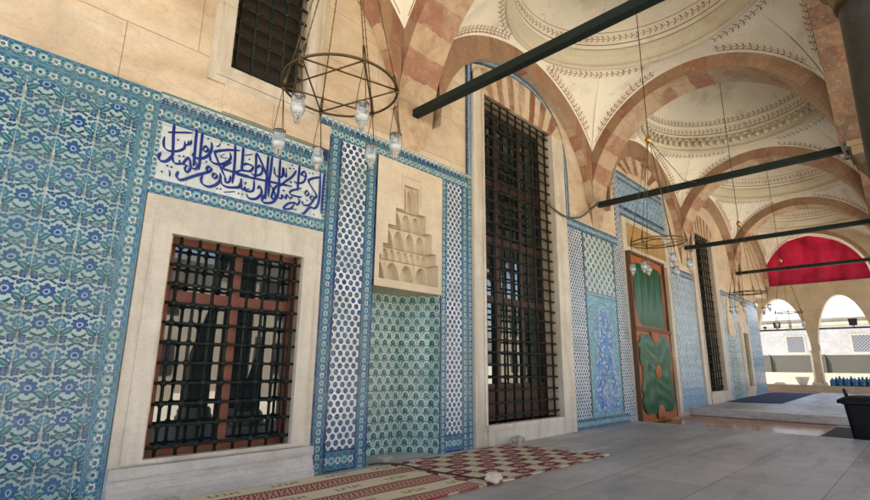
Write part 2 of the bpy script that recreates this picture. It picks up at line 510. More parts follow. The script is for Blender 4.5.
def tile_border(name, width, per, ground=BLUE, med=AQUA, vertical=False, off=0.0):
    """running border: big aqua medallions between small white rosettes on blue; v=0 in the middle"""
    t = T(name); U, W = t.uv()
    a, b = (W, U) if vertical else (U, W)
    x = t.abs(t.fract(a / per) - .5) * per; y = b                # uv already centred across the band
    ya = t.abs(y); s = width
    wob = t.noise(40, 2) * .010 - .005
    x = x + wob
    r0 = t.hyp(x, y); an = t.atan2(y, x)
    col = t.mix(t.mask(t.noise(60, 2) - .46, .06) * .3, ground, SKYB)
    # scrolls
    xs = x - per * .25
    rs = t.hyp(xs, ya - s * .22)
    col = t.mix(t.mask(t.abs(rs - s * .13) - s * .020, .006), col, AQUA)
    col = t.mix(t.mask(rs - s * .05, .006), col, TEAL)
    d = r0 - s * .27 - t.sin(an * 8.0) * s * .025
    col = t.mix(t.mask(d - s * .035, .006), col, NAVY); col = t.mix(t.mask(d, .006), col, med)
    col = t.mix(t.mask(t.abs(r0 - s * .14) - s * .02, .006), col, TWHITE)
    col = t.mix(t.mask(r0 - s * .085, .006), col, BLUE)
    xe = x - per * .5; r1 = t.hyp(xe, y); a1 = t.atan2(y, xe)
    d = r1 - s * .20 - t.sin(a1 * 6.0) * s * .03
    col = t.mix(t.mask(d, .006), col, TWHITE); col = t.mix(t.mask(r1 - s * .10, .006), col, NAVY)
    col = t.mix(t.mask(r1 - s * .04, .005), col, AQUA)
    e = ya - s * .5
    col = t.mix(t.mask(t.abs(e + s * .05) - s * .018, .005), col, AQUA)
    col = t.mix(t.mask(-e - s * .025, .004), col, NAVY)
    M[name] = t.tilefinish(col, 5.0 if vertical else per, per if vertical else 5.0, U + .013, W + .017)
tile_border('border_tile', .16, .15, (.007, .045, .18), (.12, .31, .34))
tile_border('border_tile_upright', .12, .15, (.007, .045, .18), (.12, .31, .34), vertical=True)
tile_border('border_tile_green', .125, .15, (.045, .11, .20), (.20, .36, .34))
tile_border('border_tile_green_upright', .14, .16, (.06, .14, .24), (.22, .38, .37), vertical=True)

def tile_crest(name, per=.075, vertical=False):
    """navy trefoil crests standing against white; uv.y 0..0.12 from the blue side up"""
    t = T(name); U, W = t.uv()
    a, b = (W, U) if vertical else (U, W)
    x = t.abs(t.fract(a / per) - .5) * per; y = b
    lobe = t.min(t.hyp(x, y - .050) - .021, t.hyp(t.abs(x) - .020, y - .036) - .014, y - .040)
    col = t.mix(t.mask(lobe, .006), TWHITE, NAVY)
    col = t.mix(t.mask(t.hyp(x, y - .052) - .011, .005), col, BLUE)
    col = t.mix(t.mask(t.hyp(x, y - .052) - .005, .004), col, TWHITE)
    col = t.mix(t.mask(t.hyp(x, y - .020) - .012, .005), col, SKYB)
    xe = t.abs(x) - per * .5
    col = t.mix(t.mask(t.hyp(xe, y - .026) - .013, .005), col, AQUA)
    col = t.mix(t.mask(t.hyp(xe, y - .026) - .006, .004), col, NAVY)
    col = t.mix(t.mask(t.abs(t.hyp(xe, y - .072) - .012) - .004, .004), col, BLUE)
    col = t.mix(t.mask(.098 - y, .004), col, (.10, .17, .17))
    M[name] = t.tilefinish(col, 5.0 if vertical else .225, .225 if vertical else 5.0, U, W)
tile_crest('crest_tile')
tile_crest('crest_tile_upright', vertical=True)

def tile_dots(name, pu, pv, rad, dot=NAVY, ground=(.66, .69, .68), inner=(.05, .12, .30)):
    t = T(name); U, W = t.uv()
    x = t.fract(U / pu) - .5; y = t.fract(W / pv) - .5
    x2 = t.fract(U / pu + .5) - .5; y2 = t.fract(W / pv + .5) - .5
    def hexd(x, y):
        xa = t.abs(x * pu); ya = t.abs(y * pv)
        return t.max(xa * .92 + ya * .38, ya * 1.0) * .45 + t.hyp(xa, ya) * .57 - rad
    d = t.min(hexd(x, y), hexd(x2, y2))
    col = t.mix(t.mask(d, rad * .16), ground, dot)
    idn = t.white(t.floor(U / pu) + t.floor(U / pu + .5) * 3.0, t.floor(W / pv) + t.floor(W / pv + .5) * 5.0)
    col = t.mix(t.mask(d + rad * .30, rad * .3) * t.remap(idn, .25, .9), col, inner)
    col = t.mix(t.mask(d + rad * .82, rad * .2) * .55, col, SKYB)
    # little blue ticks between the hexagons
    tk = 1.0 + t.min(t.hyp((t.fract(U / pu + .5) - .5) * pu, y * pv), t.hyp(x * pu, (t.fract(W / pv + .5) - .5) * pv)) - rad * .16
    col = t.mix(t.mask(tk, rad * .2) * .8, col, BLUE)
    M[name] = t.tilefinish(col, pu * 2, pv * 2, U, W)
tile_dots('dot_tile', .085, .122, .0285, (.005, .020, .115), (.66, .69, .68), (.06, .10, .19))
tile_dots('dot_tile_small', .082, .112, .0265, (.014, .028, .12), (.64, .67, .67), (.05, .09, .22))
tile_dots('dot_tile_pale', .20, .185, .045, (.06, .13, .17), (.50, .55, .52), (.12, .22, .25))

def tile_scales(name, pu=.128, pv=.178):
    """rows of dark buds, each under a white arc, in staggered rows on pale teal"""
    t = T(name); U, W = t.uv()
    wob = t.noise(20, 2) * .010 - .005
    UU = U + wob
    g = t.remap(t.noise(1.2, 3), .35, .65)
    col = t.mix(t.remap(t.noise(7, 3), .35, .65), (.085, .25, .245), (.04, .165, .17))
    bud0 = t.mix(t.white(t.floor(U / .256), 2.0), (.008, .04, .038), (.02, .07, .07))
    for ou, ov, k in ((0, 0, 1.0), (.5, .5, .86)):
        x = (t.fract(UU / pu + ou) - .5) * pu; y = (t.fract(W / pv + ov) - .5) * pv
        xa = t.abs(x); r = t.hyp(x, y)
        arc = t.max(t.abs(r - .047 * k) - .0085, -.004 - y)
        foot = t.max(t.abs(t.hyp(xa - .060 * k, y + .006) - .015) - .0065, y - .004)
        stem = t.ell(x, y, 0, -.060, .007, .024)
        col = t.mix(t.mask(t.min(arc, foot, stem), .007), col, (.58, .66, .60))
        col = t.mix(t.mask(t.ell(x, y, 0, -.004, .029 * k, .027 * k), .006), col, bud0)
        col = t.mix(t.mask(t.ell(x, y, .006, .004, .008, .009), .006) * .7, col, (.45, .56, .52))
    M[name] = t.tilefinish(col, .256, .256, U, W)
tile_scales('scale_tile')

def tile_rows(name, c=(.60, .67, .70)):
    """small pale blue tiles in even rows, each with its own motif"""
    t = T(name); U, W = t.uv()
    pu, pv = .21, .21
    x = (t.fract(U / pu) - .5); y = (t.fract(W / pv) - .5); xa = t.abs(x)
    r = t.hyp(x, y); a = t.atan2(y, x)
    col = t.mix(t.noise(8, 3), c, (.32, .45, .58))
    d = r - .20 - t.sin(a * 6.0) * .05
    col = t.mix(t.mask(t.abs(d) - .045, .03), col, BLUE)
    col = t.mix(t.mask(r - .10, .03), col, AQUA)
    d = t.min(t.ell(xa, y, .38, .30, .13, .04, .8), t.ell(xa, y, .38, -.30, .13, .04, -.8), t.ell(xa, t.abs(y), .5, .5, .12, .12))
    col = t.mix(t.mask(d, .03), col, SKYB)
    col = t.mix(t.mask(t.ell(xa, t.abs(y), .5, .5, .06, .06), .03), col, TWHITE)
    M[name] = t.tilefinish(col, pu, pv, U, W)
tile_rows('row_tile')
tile_rows('row_tile_blue', (.22, .36, .55))

def tile_blossom(name):
    """dense blossom ground of the vase panel: white flowers over turquoise and cobalt"""
    t = T(name); U, W = t.uv()
    vo = t.N.new('ShaderNodeTexVoronoi'); vo.inputs['Scale'].default_value = 15; vo.inputs['Randomness'].default_value = .75
    t.L.new(t.vec(U, W), vo.inputs['Vector'])
    dd = V(t, vo.outputs['Distance']); 
    se = t.N.new('ShaderNodeSeparateColor'); t.L.new(vo.outputs['Color'], se.inputs[0])
    k = V(t, se.outputs[0]); k2 = V(t, se.outputs[1])
    base = t.mix(t.remap(t.noise(4, 3), .4, .6), (.035, .10, .36), (.08, .27, .47))
    pet = t.mix(t.m('GREATER_THAN', k, .45), (.50, .58, .68), (.10, .28, .62))
    col = t.mix(t.mask(dd - .36 - t.noise(40, 2) * .2, .1), base, pet)
    col = t.mix(t.mask(dd - .14, .06), col, t.mix(t.m('GREATER_THAN', k2, .5), (.10, .06, .22), (.05, .2, .42)))
    M[name] = t.tilefinish(col, .24, .24, U, W)
tile_blossom('blossom_tile')
def tile_vase_ground(name, c1, c2):
    t = T(name); U, W = t.uv()
    n = t.noise(12, 4, .7)
    col = t.mix(t.remap(n, .42, .6), c1, c2)
    col = t.mix(t.mask(t.abs(t.noise(9, 2, .5, None, 1.5) - .5) - .015, .03), col, TWHITE)
    M[name] = t.tilefinish(col, .24, .24, U, W)
tile_vase_ground('turquoise_tile', (.10, .36, .40), (.06, .22, .38))
tile_vase_ground('lilac_tile', (.26, .37, .58), (.06, .12, .36))
tile_vase_ground('panel_white', (.66, .68, .66), (.60, .63, .62))

# ---- rugs
t = T('kilim_stripes'); U, W = t.uv()          # u along the stripes, v across (metres from the wall edge)
per = .44
v = t.fract(W / per) * per; n = t.noise(60, 3)
cream = t.mix(n, (.70, .60, .38), (.55, .46, .27))
band = t.max(.225 - v, v - .43)                # red toothed band
teeth = t.m('GREATER_THAN', t.fract(U / .034 + t.floor(v / .03) * .35), .5)
bc = t.mix(teeth, (.22, .022, .018), (.50, .33, .2))
core = t.max(.29 - v, v - .365)
bc = t.mix(t.mask(core, .006), bc, t.mix(t.m('GREATER_THAN', t.fract(U / .05 + v * 9.0), .5), (.30, .05, .03), (.45, .30, .18)))
col = t.mix(t.mask(band, .004), cream, bc)
edge = t.min(t.abs(v - .225), t.abs(v - .43)) - .011
col = t.mix(t.mask(edge, .005), col, (.16, .014, .016))
uu = (t.fract(U / .52 + t.floor(W / per) * .37) - .5) * .52; vv = v - .105   # olive comb of bars woven on the cream
bar = t.min(t.rect(uu, vv, -.105, 0, .012, .030), t.rect(uu, vv, -.045, 0, .012, .030), t.rect(uu, vv, .015, 0, .010, .030), t.rect(uu, vv, .065, 0, .010, .030), t.rect(uu, vv, .112, 0, .010, .030))
bar = t.min(bar, t.rect(uu, vv, -.075, .024, .032, .008), t.rect(uu, vv, .04, .024, .036, .008), t.rect(uu, vv, .09, -.002, .024, .008), t.rect(uu, vv, 0, -.028, .03, .007))
col = t.mix(t.mask(bar, .004) * .9, col, (.20, .115, .03))
dust = t.noise(2.2, 5)
col = t.mix(t.remap(dust, .5, .75) * .25, col, (.4, .34, .26))
M['kilim_stripes'] = t.out(col, .95, n, .006, .6)

t = T('kilim_diamonds'); U, W = t.uv()
pu, pv = .235, .185
n = t.noise(60, 3)
sx = t.floor(U / .014) * .014 + t.noise(3, 2) * .03; sy = t.floor(W / .014) * .014       # stepped weave
sx = sx + t.mod(t.floor(sy / pv), 2.0) * pu * .0 + sy * .18
par = t.mod(t.floor(sx / pu) + t.floor(sy / pv), 2.0)
x = t.abs(t.fract(sx / pu) - .5); y = t.abs(t.fract(sy / pv) - .5)
cream = t.mix(n, (.66, .57, .40), (.50, .42, .28))
hx = t.max(y - .50, x * .95 + y * .52 - .62)
mar = t.mix(t.white(t.floor(sx / pu), t.floor(sy / pv)), (.13, .008, .014), (.19, .014, .018))
colA = t.mix(t.mask(hx, .02), cream, mar)
colA = t.mix(t.mask(t.max(y - .20, x + y * .5 - .30), .02), colA, (.50, .30, .24))
colA = t.mix(t.mask(t.max(y - .09, x + y * .5 - .15), .02), colA, (.26, .02, .02))
rc = t.max(x - .34, y - .34)
colB = t.mix(t.mask(t.abs(rc) - .022, .02), cream, (.36, .30, .11))
colB = t.mix(t.mask(t.max(x - .20, y - .10), .02), colB, (.52, .44, .22))
colB = t.mix(t.mask(t.max(y - .5, .40 - x), .02) * .9, colB, mar)
col = t.mix(par, colA, colB)
col = t.mix(t.remap(t.noise(2.2, 5), .5, .75) * .2, col, (.4, .34, .26))
M['kilim_diamonds'] = t.out(col, .95, n, .006, .6)
flat('navy_carpet', (.018, .026, .09), .95, .3, 30)
flat('brown_carpet', (.24, .12, .075), .95, .3, 20)
flat('fringe', (.55, .47, .33), .95)

# far lattice and outer buildings
t = T('lattice_far'); U, W = t.uv()
g = t.min(t.abs(t.fract((U + W) / .18) - .5), t.abs(t.fract((U - W) / .18) - .5))
M['lattice_far'] = t.out(t.mix(t.mask(g - .13, .05), (.025, .03, .045), (.16, .16, .17)), .8)

# ------------------------------------------------------------------ the tiled facade
FAC = empty('mosque_facade', (3.9, D, 0), 'long facade of warm stone covered with blue and turquoise tiles, with barred windows', 'facade')
TY = D - .014       # front of the tiles

def wall_holes(mb, x0, x1, z0, z1, holes, y, yb, mi=0):
    xs = sorted({x0, x1, *[h[0] for h in holes], *[h[1] for h in holes]})
    zs = sorted({z0, z1, *[h[2] for h in holes], *[h[3] for h in holes]})
    for i in range(len(xs)-1):
        for j in range(len(zs)-1):
            cx, cz = (xs[i]+xs[i+1])/2, (zs[j]+zs[j+1])/2
            if any(h[0] < cx < h[1] and h[2] < cz < h[3] for h in holes): continue
            mb.face([(xs[i],y,zs[j]),(xs[i+1],y,zs[j]),(xs[i+1],y,zs[j+1]),(xs[i],y,zs[j+1])], mi=mi)
    for (a, b, c, d) in holes:
        mb.face([(a,y,c),(a,y,d),(a,yb,d),(a,yb,c)], mi=mi)
        mb.face([(b,y,d),(b,y,c),(b,yb,c),(b,yb,d)], mi=mi)
        mb.face([(a,y,d),(b,y,d),(b,yb,d),(a,yb,d)], mi=mi)
        mb.face([(b,y,c),(a,y,c),(a,yb,c),(b,yb,c)], mi=mi)

HOLES = [(1.30, 2.50, .30, 2.02),        # low window
         (1.58, 2.36, 3.68, 5.35),       # upper window
         (3.37, 4.45, 0.0, 3.42),        # niche
         (5.29, 7.20, .26, 5.02),        # tall window
         (14.60, 16.10, .42, 4.75),      # far tall window
         (18.72, 19.25, .46, 2.15),      # last low window
         (19.0, 19.35, 3.1, 4.75)]       # slit window
m = MB()
wall_holes(m, -7.0, 21.2, -.7, 8.2, HOLES, D, D + .55)
m.box(21.2, 23.2, D, D + .5, 3.75, 8.2, skip='l')
m.box(21.2, 21.204, D, D + 5.5, -.7, 8.2, skip='fbld')
m.build('wall', M['warm_marble'], FAC)
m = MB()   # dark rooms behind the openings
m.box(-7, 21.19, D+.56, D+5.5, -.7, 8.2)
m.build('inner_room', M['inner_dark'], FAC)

def panel(name, x0, x1, z0, z1, mat, u0=None, v0=None, y=TY, yb=D, parent=FAC):
    """tile field as a thin slab; uv in metres from (u0, v0)"""
    u0 = x0 if u0 is None else u0; v0 = z0 if v0 is None else v0
    m = MB()
    q = [(x0,y,z0),(x1,y,z0),(x1,y,z1),(x0,y,z1)]
    m.face(q, uv=[(p[0]-u0, p[2]-v0) for p in q])
    m.box(x0, x1, y, yb, z0, z1, skip='fb')
    return m.build(name, mat, parent)
def rail(name, x0, x1, z0, z1, mat, **k):       # horizontal band, v centred
    return panel(name, x0, x1, z0, z1, mat, x0, (z0+z1)/2, **k)
def post(name, x0, x1, z0, z1, mat, **k):       # upright band, u centred
    return panel(name, x0, x1, z0, z1, mat, (x0+x1)/2, z0, **k)

# left floral field
panel('floral_tile_panel', -7.0, .92, .0, 2.97, M['floral_tile'], .435, .09)
rail('tile_border', -7.0, .92, 2.97, 3.09, M['border_tile_green'])
rail('tile_border', -7.0, 1.06, 3.09, 3.205, M['border_tile_green'])
post('tile_border', .92, 1.06, 0, 3.09, M['border_tile_green_upright'])
# calligraphy panel
cp = panel('calligraphy_panel', 1.10, 2.67, 2.455, 2.955, M['panel_white'])
cp['label'] = 'white tile panel with dark blue Arabic calligraphy'
rail('tile_border', 1.06, 2.70, 2.955, 3.10, M['border_tile'])
rail('tile_border', 1.06, 2.70, 2.325, 2.455, M['border_tile'])
panel('tile_crest', 1.06, 2.585, 3.10, 3.22, M['crest_tile'])
post('tile_border', 2.67, 2.70, 2.455, 2.955, M['border_tile_upright'])
post('tile_border', 1.06, 1.10, 2.455, 2.955, M['border_tile_green_upright'])
STROKES = [(7,[(1.188,2.973),(1.191,2.887),(1.206,2.739),(1.208,2.677)]),
(5,[(1.144,2.882),(1.227,2.909),(1.357,2.95)]),
(6,[(1.123,2.837),(1.122,2.78),(1.138,2.735),(1.183,2.722),(1.247,2.743),(1.293,2.781),(1.299,2.822),(1.29,2.851)]),
(5,[(1.294,2.818),(1.322,2.824),(1.329,2.865)]),
(5,[(1.329,2.83),(1.348,2.846),(1.348,2.878)]),
(7,[(1.112,2.689),(1.099,2.642),(1.122,2.615),(1.163,2.625),(1.196,2.667),(1.208,2.696)]),
(6,[(1.209,2.69),(1.22,2.643),(1.244,2.626),(1.298,2.64),(1.339,2.636)]),
(5,[(1.277,2.636),(1.269,2.669)]),
(6,[(1.339,2.636),(1.325,2.606),(1.34,2.577),(1.366,2.6),(1.369,2.652),(1.347,2.709),(1.327,2.69),(1.309,2.646),(1.356,2.635)]),
(6,[(1.362,2.634),(1.415,2.625),(1.428,2.664),(1.402,2.688),(1.39,2.643)]),
(7,[(1.384,2.99),(1.387,2.866),(1.395,2.698),(1.4,2.649)]),
(7,[(1.437,2.976),(1.439,2.857),(1.447,2.624)]),
(7,[(1.274,2.566),(1.265,2.519),(1.294,2.493),(1.342,2.514),(1.416,2.563),(1.527,2.624)]),
(4,[(1.188,2.552),(1.204,2.539),(1.209,2.497)]),
(6,[(1.46,2.836),(1.485,2.864),(1.505,2.84),(1.49,2.813),(1.466,2.818),(1.46,2.836)]),
(7,[(1.527,2.919),(1.537,2.862),(1.522,2.803),(1.479,2.75),(1.422,2.729),(1.38,2.737),(1.382,2.77)]),
(3,[(1.574,2.891),(1.598,2.903),(1.613,2.935)]),
(7,[(1.528,2.805),(1.541,2.743),(1.592,2.726),(1.653,2.744),(1.706,2.788),(1.725,2.829),(1.71,2.878)]),
(7,[(1.811,2.923),(1.689,2.892),(1.579,2.842),(1.576,2.814),(1.607,2.757),(1.653,2.684),(1.706,2.606)]),
(2,[(1.628,2.801),(1.678,2.807),(1.681,2.821)]),
(2,[(1.678,2.807),(1.627,2.808),(1.667,2.848)]),
(7,[(1.753,2.969),(1.765,2.855),(1.769,2.719),(1.767,2.582)]),
(6,[(1.739,2.785),(1.674,2.731),(1.664,2.698),(1.722,2.698),(1.78,2.702),(1.85,2.736)]),
(7,[(1.838,2.97),(1.843,2.838),(1.844,2.727)]),
(7,[(1.664,2.701),(1.801,2.694),(1.935,2.698)]),
(7,[(1.406,2.565),(1.473,2.597),(1.54,2.637),(1.555,2.668),(1.53,2.68),(1.514,2.655),(1.529,2.627)]),
(6,[(1.57,2.593),(1.584,2.63),(1.616,2.62),(1.601,2.589),(1.57,2.593)]),
(7,[(1.638,2.653),(1.649,2.603),(1.625,2.543),(1.556,2.498),(1.495,2.507),(1.476,2.547),(1.486,2.588)]),
(7,[(1.649,2.603),(1.667,2.555),(1.726,2.538),(1.828,2.565),(1.85,2.605),(1.866,2.555),(1.947,2.577)]),
(6,[(1.691,2.628),(1.703,2.578),(1.739,2.601),(1.739,2.656)]),
(3,[(1.694,2.482),(1.806,2.515)]),
(7,[(1.836,2.968),(1.841,2.822),(1.841,2.738)]),
(6,[(1.861,2.786),(1.879,2.812),(1.927,2.813),(1.956,2.801),(1.932,2.754),(1.866,2.739),(1.813,2.73)]),
(3,[(1.857,2.89),(1.943,2.928)]),
(8,[(1.976,2.957),(2.033,2.882),(2.111,2.747),(2.137,2.697)]),
(7,[(1.973,2.949),(1.987,2.796),(1.988,2.684)]),
(6,[(2.005,2.802),(2.023,2.836),(2.055,2.802),(2.039,2.748),(1.977,2.723),(1.933,2.745)]),
(7,[(2.106,2.963),(2.107,2.833),(2.113,2.563),(2.107,2.519)]),
(7,[(2.149,2.977),(2.147,2.83),(2.142,2.727),(2.148,2.543)]),
(7,[(1.791,2.682),(1.966,2.691),(2.166,2.705),(2.408,2.72)]),
(7,[(2.241,2.969),(2.244,2.844),(2.25,2.685),(2.248,2.583)]),
(6,[(2.181,2.869),(2.195,2.8),(2.227,2.78),(2.279,2.795),(2.283,2.886),(2.3,2.816),(2.324,2.808),(2.317,2.896)]),
(6,[(1.847,2.657),(1.848,2.576),(1.805,2.55)]),
(6,[(1.894,2.588),(1.898,2.548),(1.978,2.569),(1.979,2.681)]),
(2,[(1.878,2.614),(1.903,2.632),(1.89,2.598)]),
(7,[(2.025,2.595),(2.043,2.628),(2.067,2.593),(2.064,2.55),(2.013,2.495),(1.945,2.485),(1.914,2.525)]),
(6,[(2.157,2.674),(2.204,2.615),(2.224,2.555),(2.18,2.544),(2.201,2.643),(2.241,2.697)]),
(7,[(2.099,2.559),(2.083,2.499),(2.114,2.478),(2.199,2.506),(2.244,2.582),(2.245,2.654)]),
(6,[(2.245,2.568),(2.291,2.565),(2.295,2.602),(2.336,2.576),(2.348,2.616),(2.389,2.59),(2.416,2.619)]),
(6,[(2.435,2.904),(2.399,2.83),(2.314,2.746),(2.258,2.68)]),
(7,[(2.471,2.97),(2.468,2.809),(2.469,2.689)]),
(6,[(2.496,2.862),(2.51,2.9),(2.541,2.918),(2.557,2.872),(2.524,2.87),(2.503,2.887)]),
(6,[(2.557,2.872),(2.534,2.804),(2.463,2.77),(2.414,2.779)]),
(6,[(2.515,2.731),(2.391,2.668),(2.394,2.632),(2.474,2.63),(2.53,2.637)]),
(6,[(2.474,2.63),(2.502,2.585),(2.473,2.541),(2.448,2.557),(2.372,2.531),(2.323,2.469),(2.406,2.488),(2.448,2.557)]),
(7,[(2.747,2.916),(2.621,2.86),(2.599,2.815),(2.701,2.703),(2.671,2.65)]),
(7,[(2.734,2.971),(2.742,2.73),(2.733,2.619),(2.694,2.556),(2.628,2.548),(2.567,2.474),(2.527,2.472)]),
(7,[(2.787,2.97),(2.782,2.74),(2.78,2.508)]),
(5,[(2.572,2.731),(2.608,2.695),(2.577,2.664),(2.559,2.69),(2.589,2.728)]),
(6,[(2.643,2.681),(2.678,2.667),(2.655,2.631),(2.628,2.654),(2.643,2.681)]),
(6,[(2.684,2.661),(2.625,2.578),(2.552,2.56),(2.533,2.6)])]
DOTS = [(1.233,2.84),(1.263,2.701),(1.299,2.709),(1.176,2.586),(1.211,2.584),(1.139,2.522),(1.492,2.938),(1.686,2.942),(1.618,2.955),(1.627,2.498),(1.66,2.503),(1.501,2.717),(1.908,2.864),(1.836,2.504),(1.875,2.505),(2.355,2.9),(2.383,2.758),(2.307,2.649),(2.38,2.942),(2.36,2.901),(2.403,2.911),(2.597,2.915),(2.637,2.923),(2.376,2.76),(2.307,2.653),(2.589,2.617),(2.43,2.487),(2.461,2.49),(2.683,2.483)]

m = MB(); lay = 0
def ribbon(m, pts, wd, y):
    P = catmull(pts, 7)
    L = []; R = []
    for i, p in enumerate(P):
        a = P[max(i-1, 0)]; b = P[min(i+1, len(P)-1)]
        tx, tz = b[0]-a[0], b[1]-a[1]; l = math.hypot(tx, tz) or 1; tx /= l; tz /= l
        ang = math.atan2(tz, tx)
        k = .62 + .75 * abs(sin(ang + .62))        # a reed pen held at a slant
        s = i / (len(P)-1)
        k *= min(1, .45 + 5 * s, .3 + 5 * (1 - s))
        L.append((p[0] - tz*wd*k, y, p[1] + tx*wd*k)); R.append((p[0] + tz*wd*k, y, p[1] - tx*wd*k))
    for i in range(len(P)-1):
        m.face([R[i], R[i+1], L[i+1], L[i]])
zz = lambda z: 2.708 + (z - 2.713) * .98
for wd, pts in STROKES:
    lay += 1
    ribbon(m, [((p[0]-1.10)*.925+1.105, zz(p[1])) for p in pts], wd * .00148, TY - .003 - lay * .00008)
for x, z in DOTS:
    x = (x-1.10)*.925+1.105; z = zz(z); r = .011; y = TY - .0095
    m.face([(x - r, y, z), (x, y, z - r), (x + r, y, z), (x, y, z + r)])
m.build('lettering', M['calligraphy_blue'], cp)

# ---- bars with knuckles
def grille(parent, x0, x1, z0, z1, nx, nz, y, r=.016, kn=.030, over=.05, ny=8):
    m = MB()
    xs = [x0 + (x1-x0)*(i+.5)/nx for i in range(nx)]
    zs = [z0 + (z1-z0)*(j+.5)/nz for j in range(nz)]
    for x in xs: m.tube([(x, y, z0 - .02), (x, y, z1 + .02)], r, 6)
    for z in zs: m.tube([(x0 - over, y - .006, z), (x1 + over, y - .006, z)], r * .92, 6)
    for x in xs:
        for z in zs:
            m.ball((x, y - .004, z), kn, n=8, m=5)
    return m.build('grille', M['wrought_iron'], parent)

def stone_frame(parent, x0, x1, z0, z1, wl, wt, wb, y1=D-.05, step=.035):
    """moulded marble surround: outer flat band and a stepped inner lip"""
    m = MB()
    yb = D + .002
    def ring(a, b, c, d, e, f, g, h, y):   # outer a..d, inner e..h
        m.box(a, e, y, yb, c, d, skip='b'); m.box(f, b, y, yb, c, d, skip='b')
        m.box(e, f, y, yb, h, d, skip='blr'); m.box(e, f, y, yb, c, g, skip='blr')
    k = .35
    ring(x0, x1, z0, z1, x0+wl*k, x1-wl*k, z0+wb*k, z1-wt*k, y1 + .018)
    ring(x0+wl*k, x1-wl*k, z0+wb*k, z1-wt*k, x0+wl, x1-wl, z0+wb, z1-wt, y1)
    return m.build('stone_frame', M['pale_marble'], parent, bevel=.008)

def casement(parent, x0, x1, z0, z1, y, wood, mull=1, transoms=(.70,), panel_h=0.0, th=.07):
    m = MB(); e = .06
    m.box(x0, x0+e, y, y+th, z0, z1); m.box(x1-e, x1, y, y+th, z0, z1)
    m.box(x0+e, x1-e, y, y+th, z1-e, z1); m.box(x0+e, x1-e, y, y+th, z0, z0+e)
    mids = [x0 + (x1-x0)*(i+1)/(mull+1) for i in range(mull)]
    for c in mids: m.box(c-.038, c+.038, y-.012, y+th, z0+e, z1-e)
    for f in transoms:
        z = z0 + (z1-z0)*f
        m.box(x0+e, x1-e, y-.006, y+th-.004, z-.045, z+.045)
    if panel_h: m.box(x0+e, x1-e, y+.015, y+th-.01, z0+e, z0+panel_h)
    c = m.build('casement', wood, parent, bevel=.006)
    m = MB()
    cols = [x0+e] + mids + [x1-e]
    for i in range(len(cols)-1):
        # each leaf hangs very slightly out of true, so the reflections break between leaves
        tw = (.012, -.009, .006)[i % 3]
        a, b = cols[i] + (.045 if i else 0), cols[i+1] - (.045 if i < len(cols)-2 else 0)
        lo = z0 + max(e, panel_h); hi = z1 - e
        m.face([(a, y+.03-tw, lo), (b, y+.03+tw, lo), (b, y+.03+tw*.4, hi), (a, y+.03-tw*.4, hi)])
    m.build('pane', M['pane_glass'], parent)
    return c

# ---- low window
m = MB()
def sub(name, label=None):
    o = bpy.data.objects.new(name, None); COL.objects.link(o); o.parent = FAC
    if label: o['label'] = label
    return o
W1 = stone_frame(FAC, 1.065, 2.69, .27, 2.322, .21, .30, .04); W1.name = 'low_window'
W1['label'] = 'low barred window with red wooden casement in a marble frame'
grille(W1, 1.30, 2.50, .30, 2.02, 8, 11, D + .02, .0135, .029, .05)
casement(W1, 1.30, 2.50, .30, 2.02, D + .10, M['red_wood'], 1, (.72,))
m = MB()   # sill and plinth mouldings under the window
for (z0, z1, dy) in ((.20, .272, .10), (.155, .20, .085), (.11, .155, .10), (.07, .11, .115), (0, .07, .13)):
    m.box(1.062, 2.692, D - dy, D + .001, z0, z1, skip='b')
m.build('window_sill', M['sill_marble'], FAC, bevel=.006)

# ---- upper window of the first bay
W2 = stone_frame(FAC, 1.40, 2.54, 3.50, 5.55, .18, .2, .18); W2.name = 'upper_window'
grille(W2, 1.58, 2.36, 3.68, 5.35, 5, 10, D + .05)
m = MB()
m.box(1.58, 2.36, D+.16, D+.2, 3.68, 5.35)
m.build('shutter', M['dark_wood'], W2)
m = MB(); m.box(1.56, 2.70, D - .03, D+.001, 3.232, 3.50, skip='b'); m.build('string_course', M['warm_marble'], FAC, bevel=.01)

# ---- niche between two piers of spotted tiles
rail('tile_border', 2.70, 4.98, 3.405, 3.52, M['border_tile'])
panel('tile_crest', 2.585, 4.98, 3.52, 3.625, M['crest_tile'])
panel('tile_crest', 2.585, 2.70, 3.10, 3.52, M['crest_tile_upright'], 2.70, 3.1)
for (a, b, c, d) in ((2.70, 2.875, 3.215, 3.37), (4.455, 4.555, 4.845, 4.985)):
    post('tile_border', a, b, 0 if a > 3 else 0.0, 3.405, M['border_tile_upright'])
    panel('dot_tile_panel', b, c, .20, 3.405, M['dot_tile'] if a < 4 else M['dot_tile_small'], b + .03, .26)
    rail('tile_border', b, c, 0, .20, M['border_tile'])
    post('tile_border', c, d, 0, 3.405, M['border_tile_upright'])
NX = 3.91; NW = .54; NZ = 1.86
NICHE = MB()
pl = [(-NW, 0), (-.50, .14), (-.26, .44), (.26, .44), (.50, .14), (NW, 0)]   # plan of the recess
for i in range(len(pl)-1):
    a, b = pl[i], pl[i+1]
    l0 = sum(math.dist(pl[k], pl[k+1]) for k in range(i)); l1 = l0 + math.dist(a, b)
    NICHE.face([(NX+a[0], D+a[1], 0), (NX+b[0], D+b[1], 0), (NX+b[0], D+b[1], NZ), (NX+a[0], D+a[1], NZ)],
               uv=[(l0, .06), (l1, .06), (l1, NZ+.06), (l0, NZ+.06)])
NI = NICHE.build('niche', M['scale_tile'], FAC)
NI['label'] = 'prayer niche with turquoise scale tiles under a carved stone stalactite hood'
m = MB(); m.face([(NX+p[0], D+p[1], .003) for p in pl]); m.build('niche_floor', M['sill_marble'], NI)
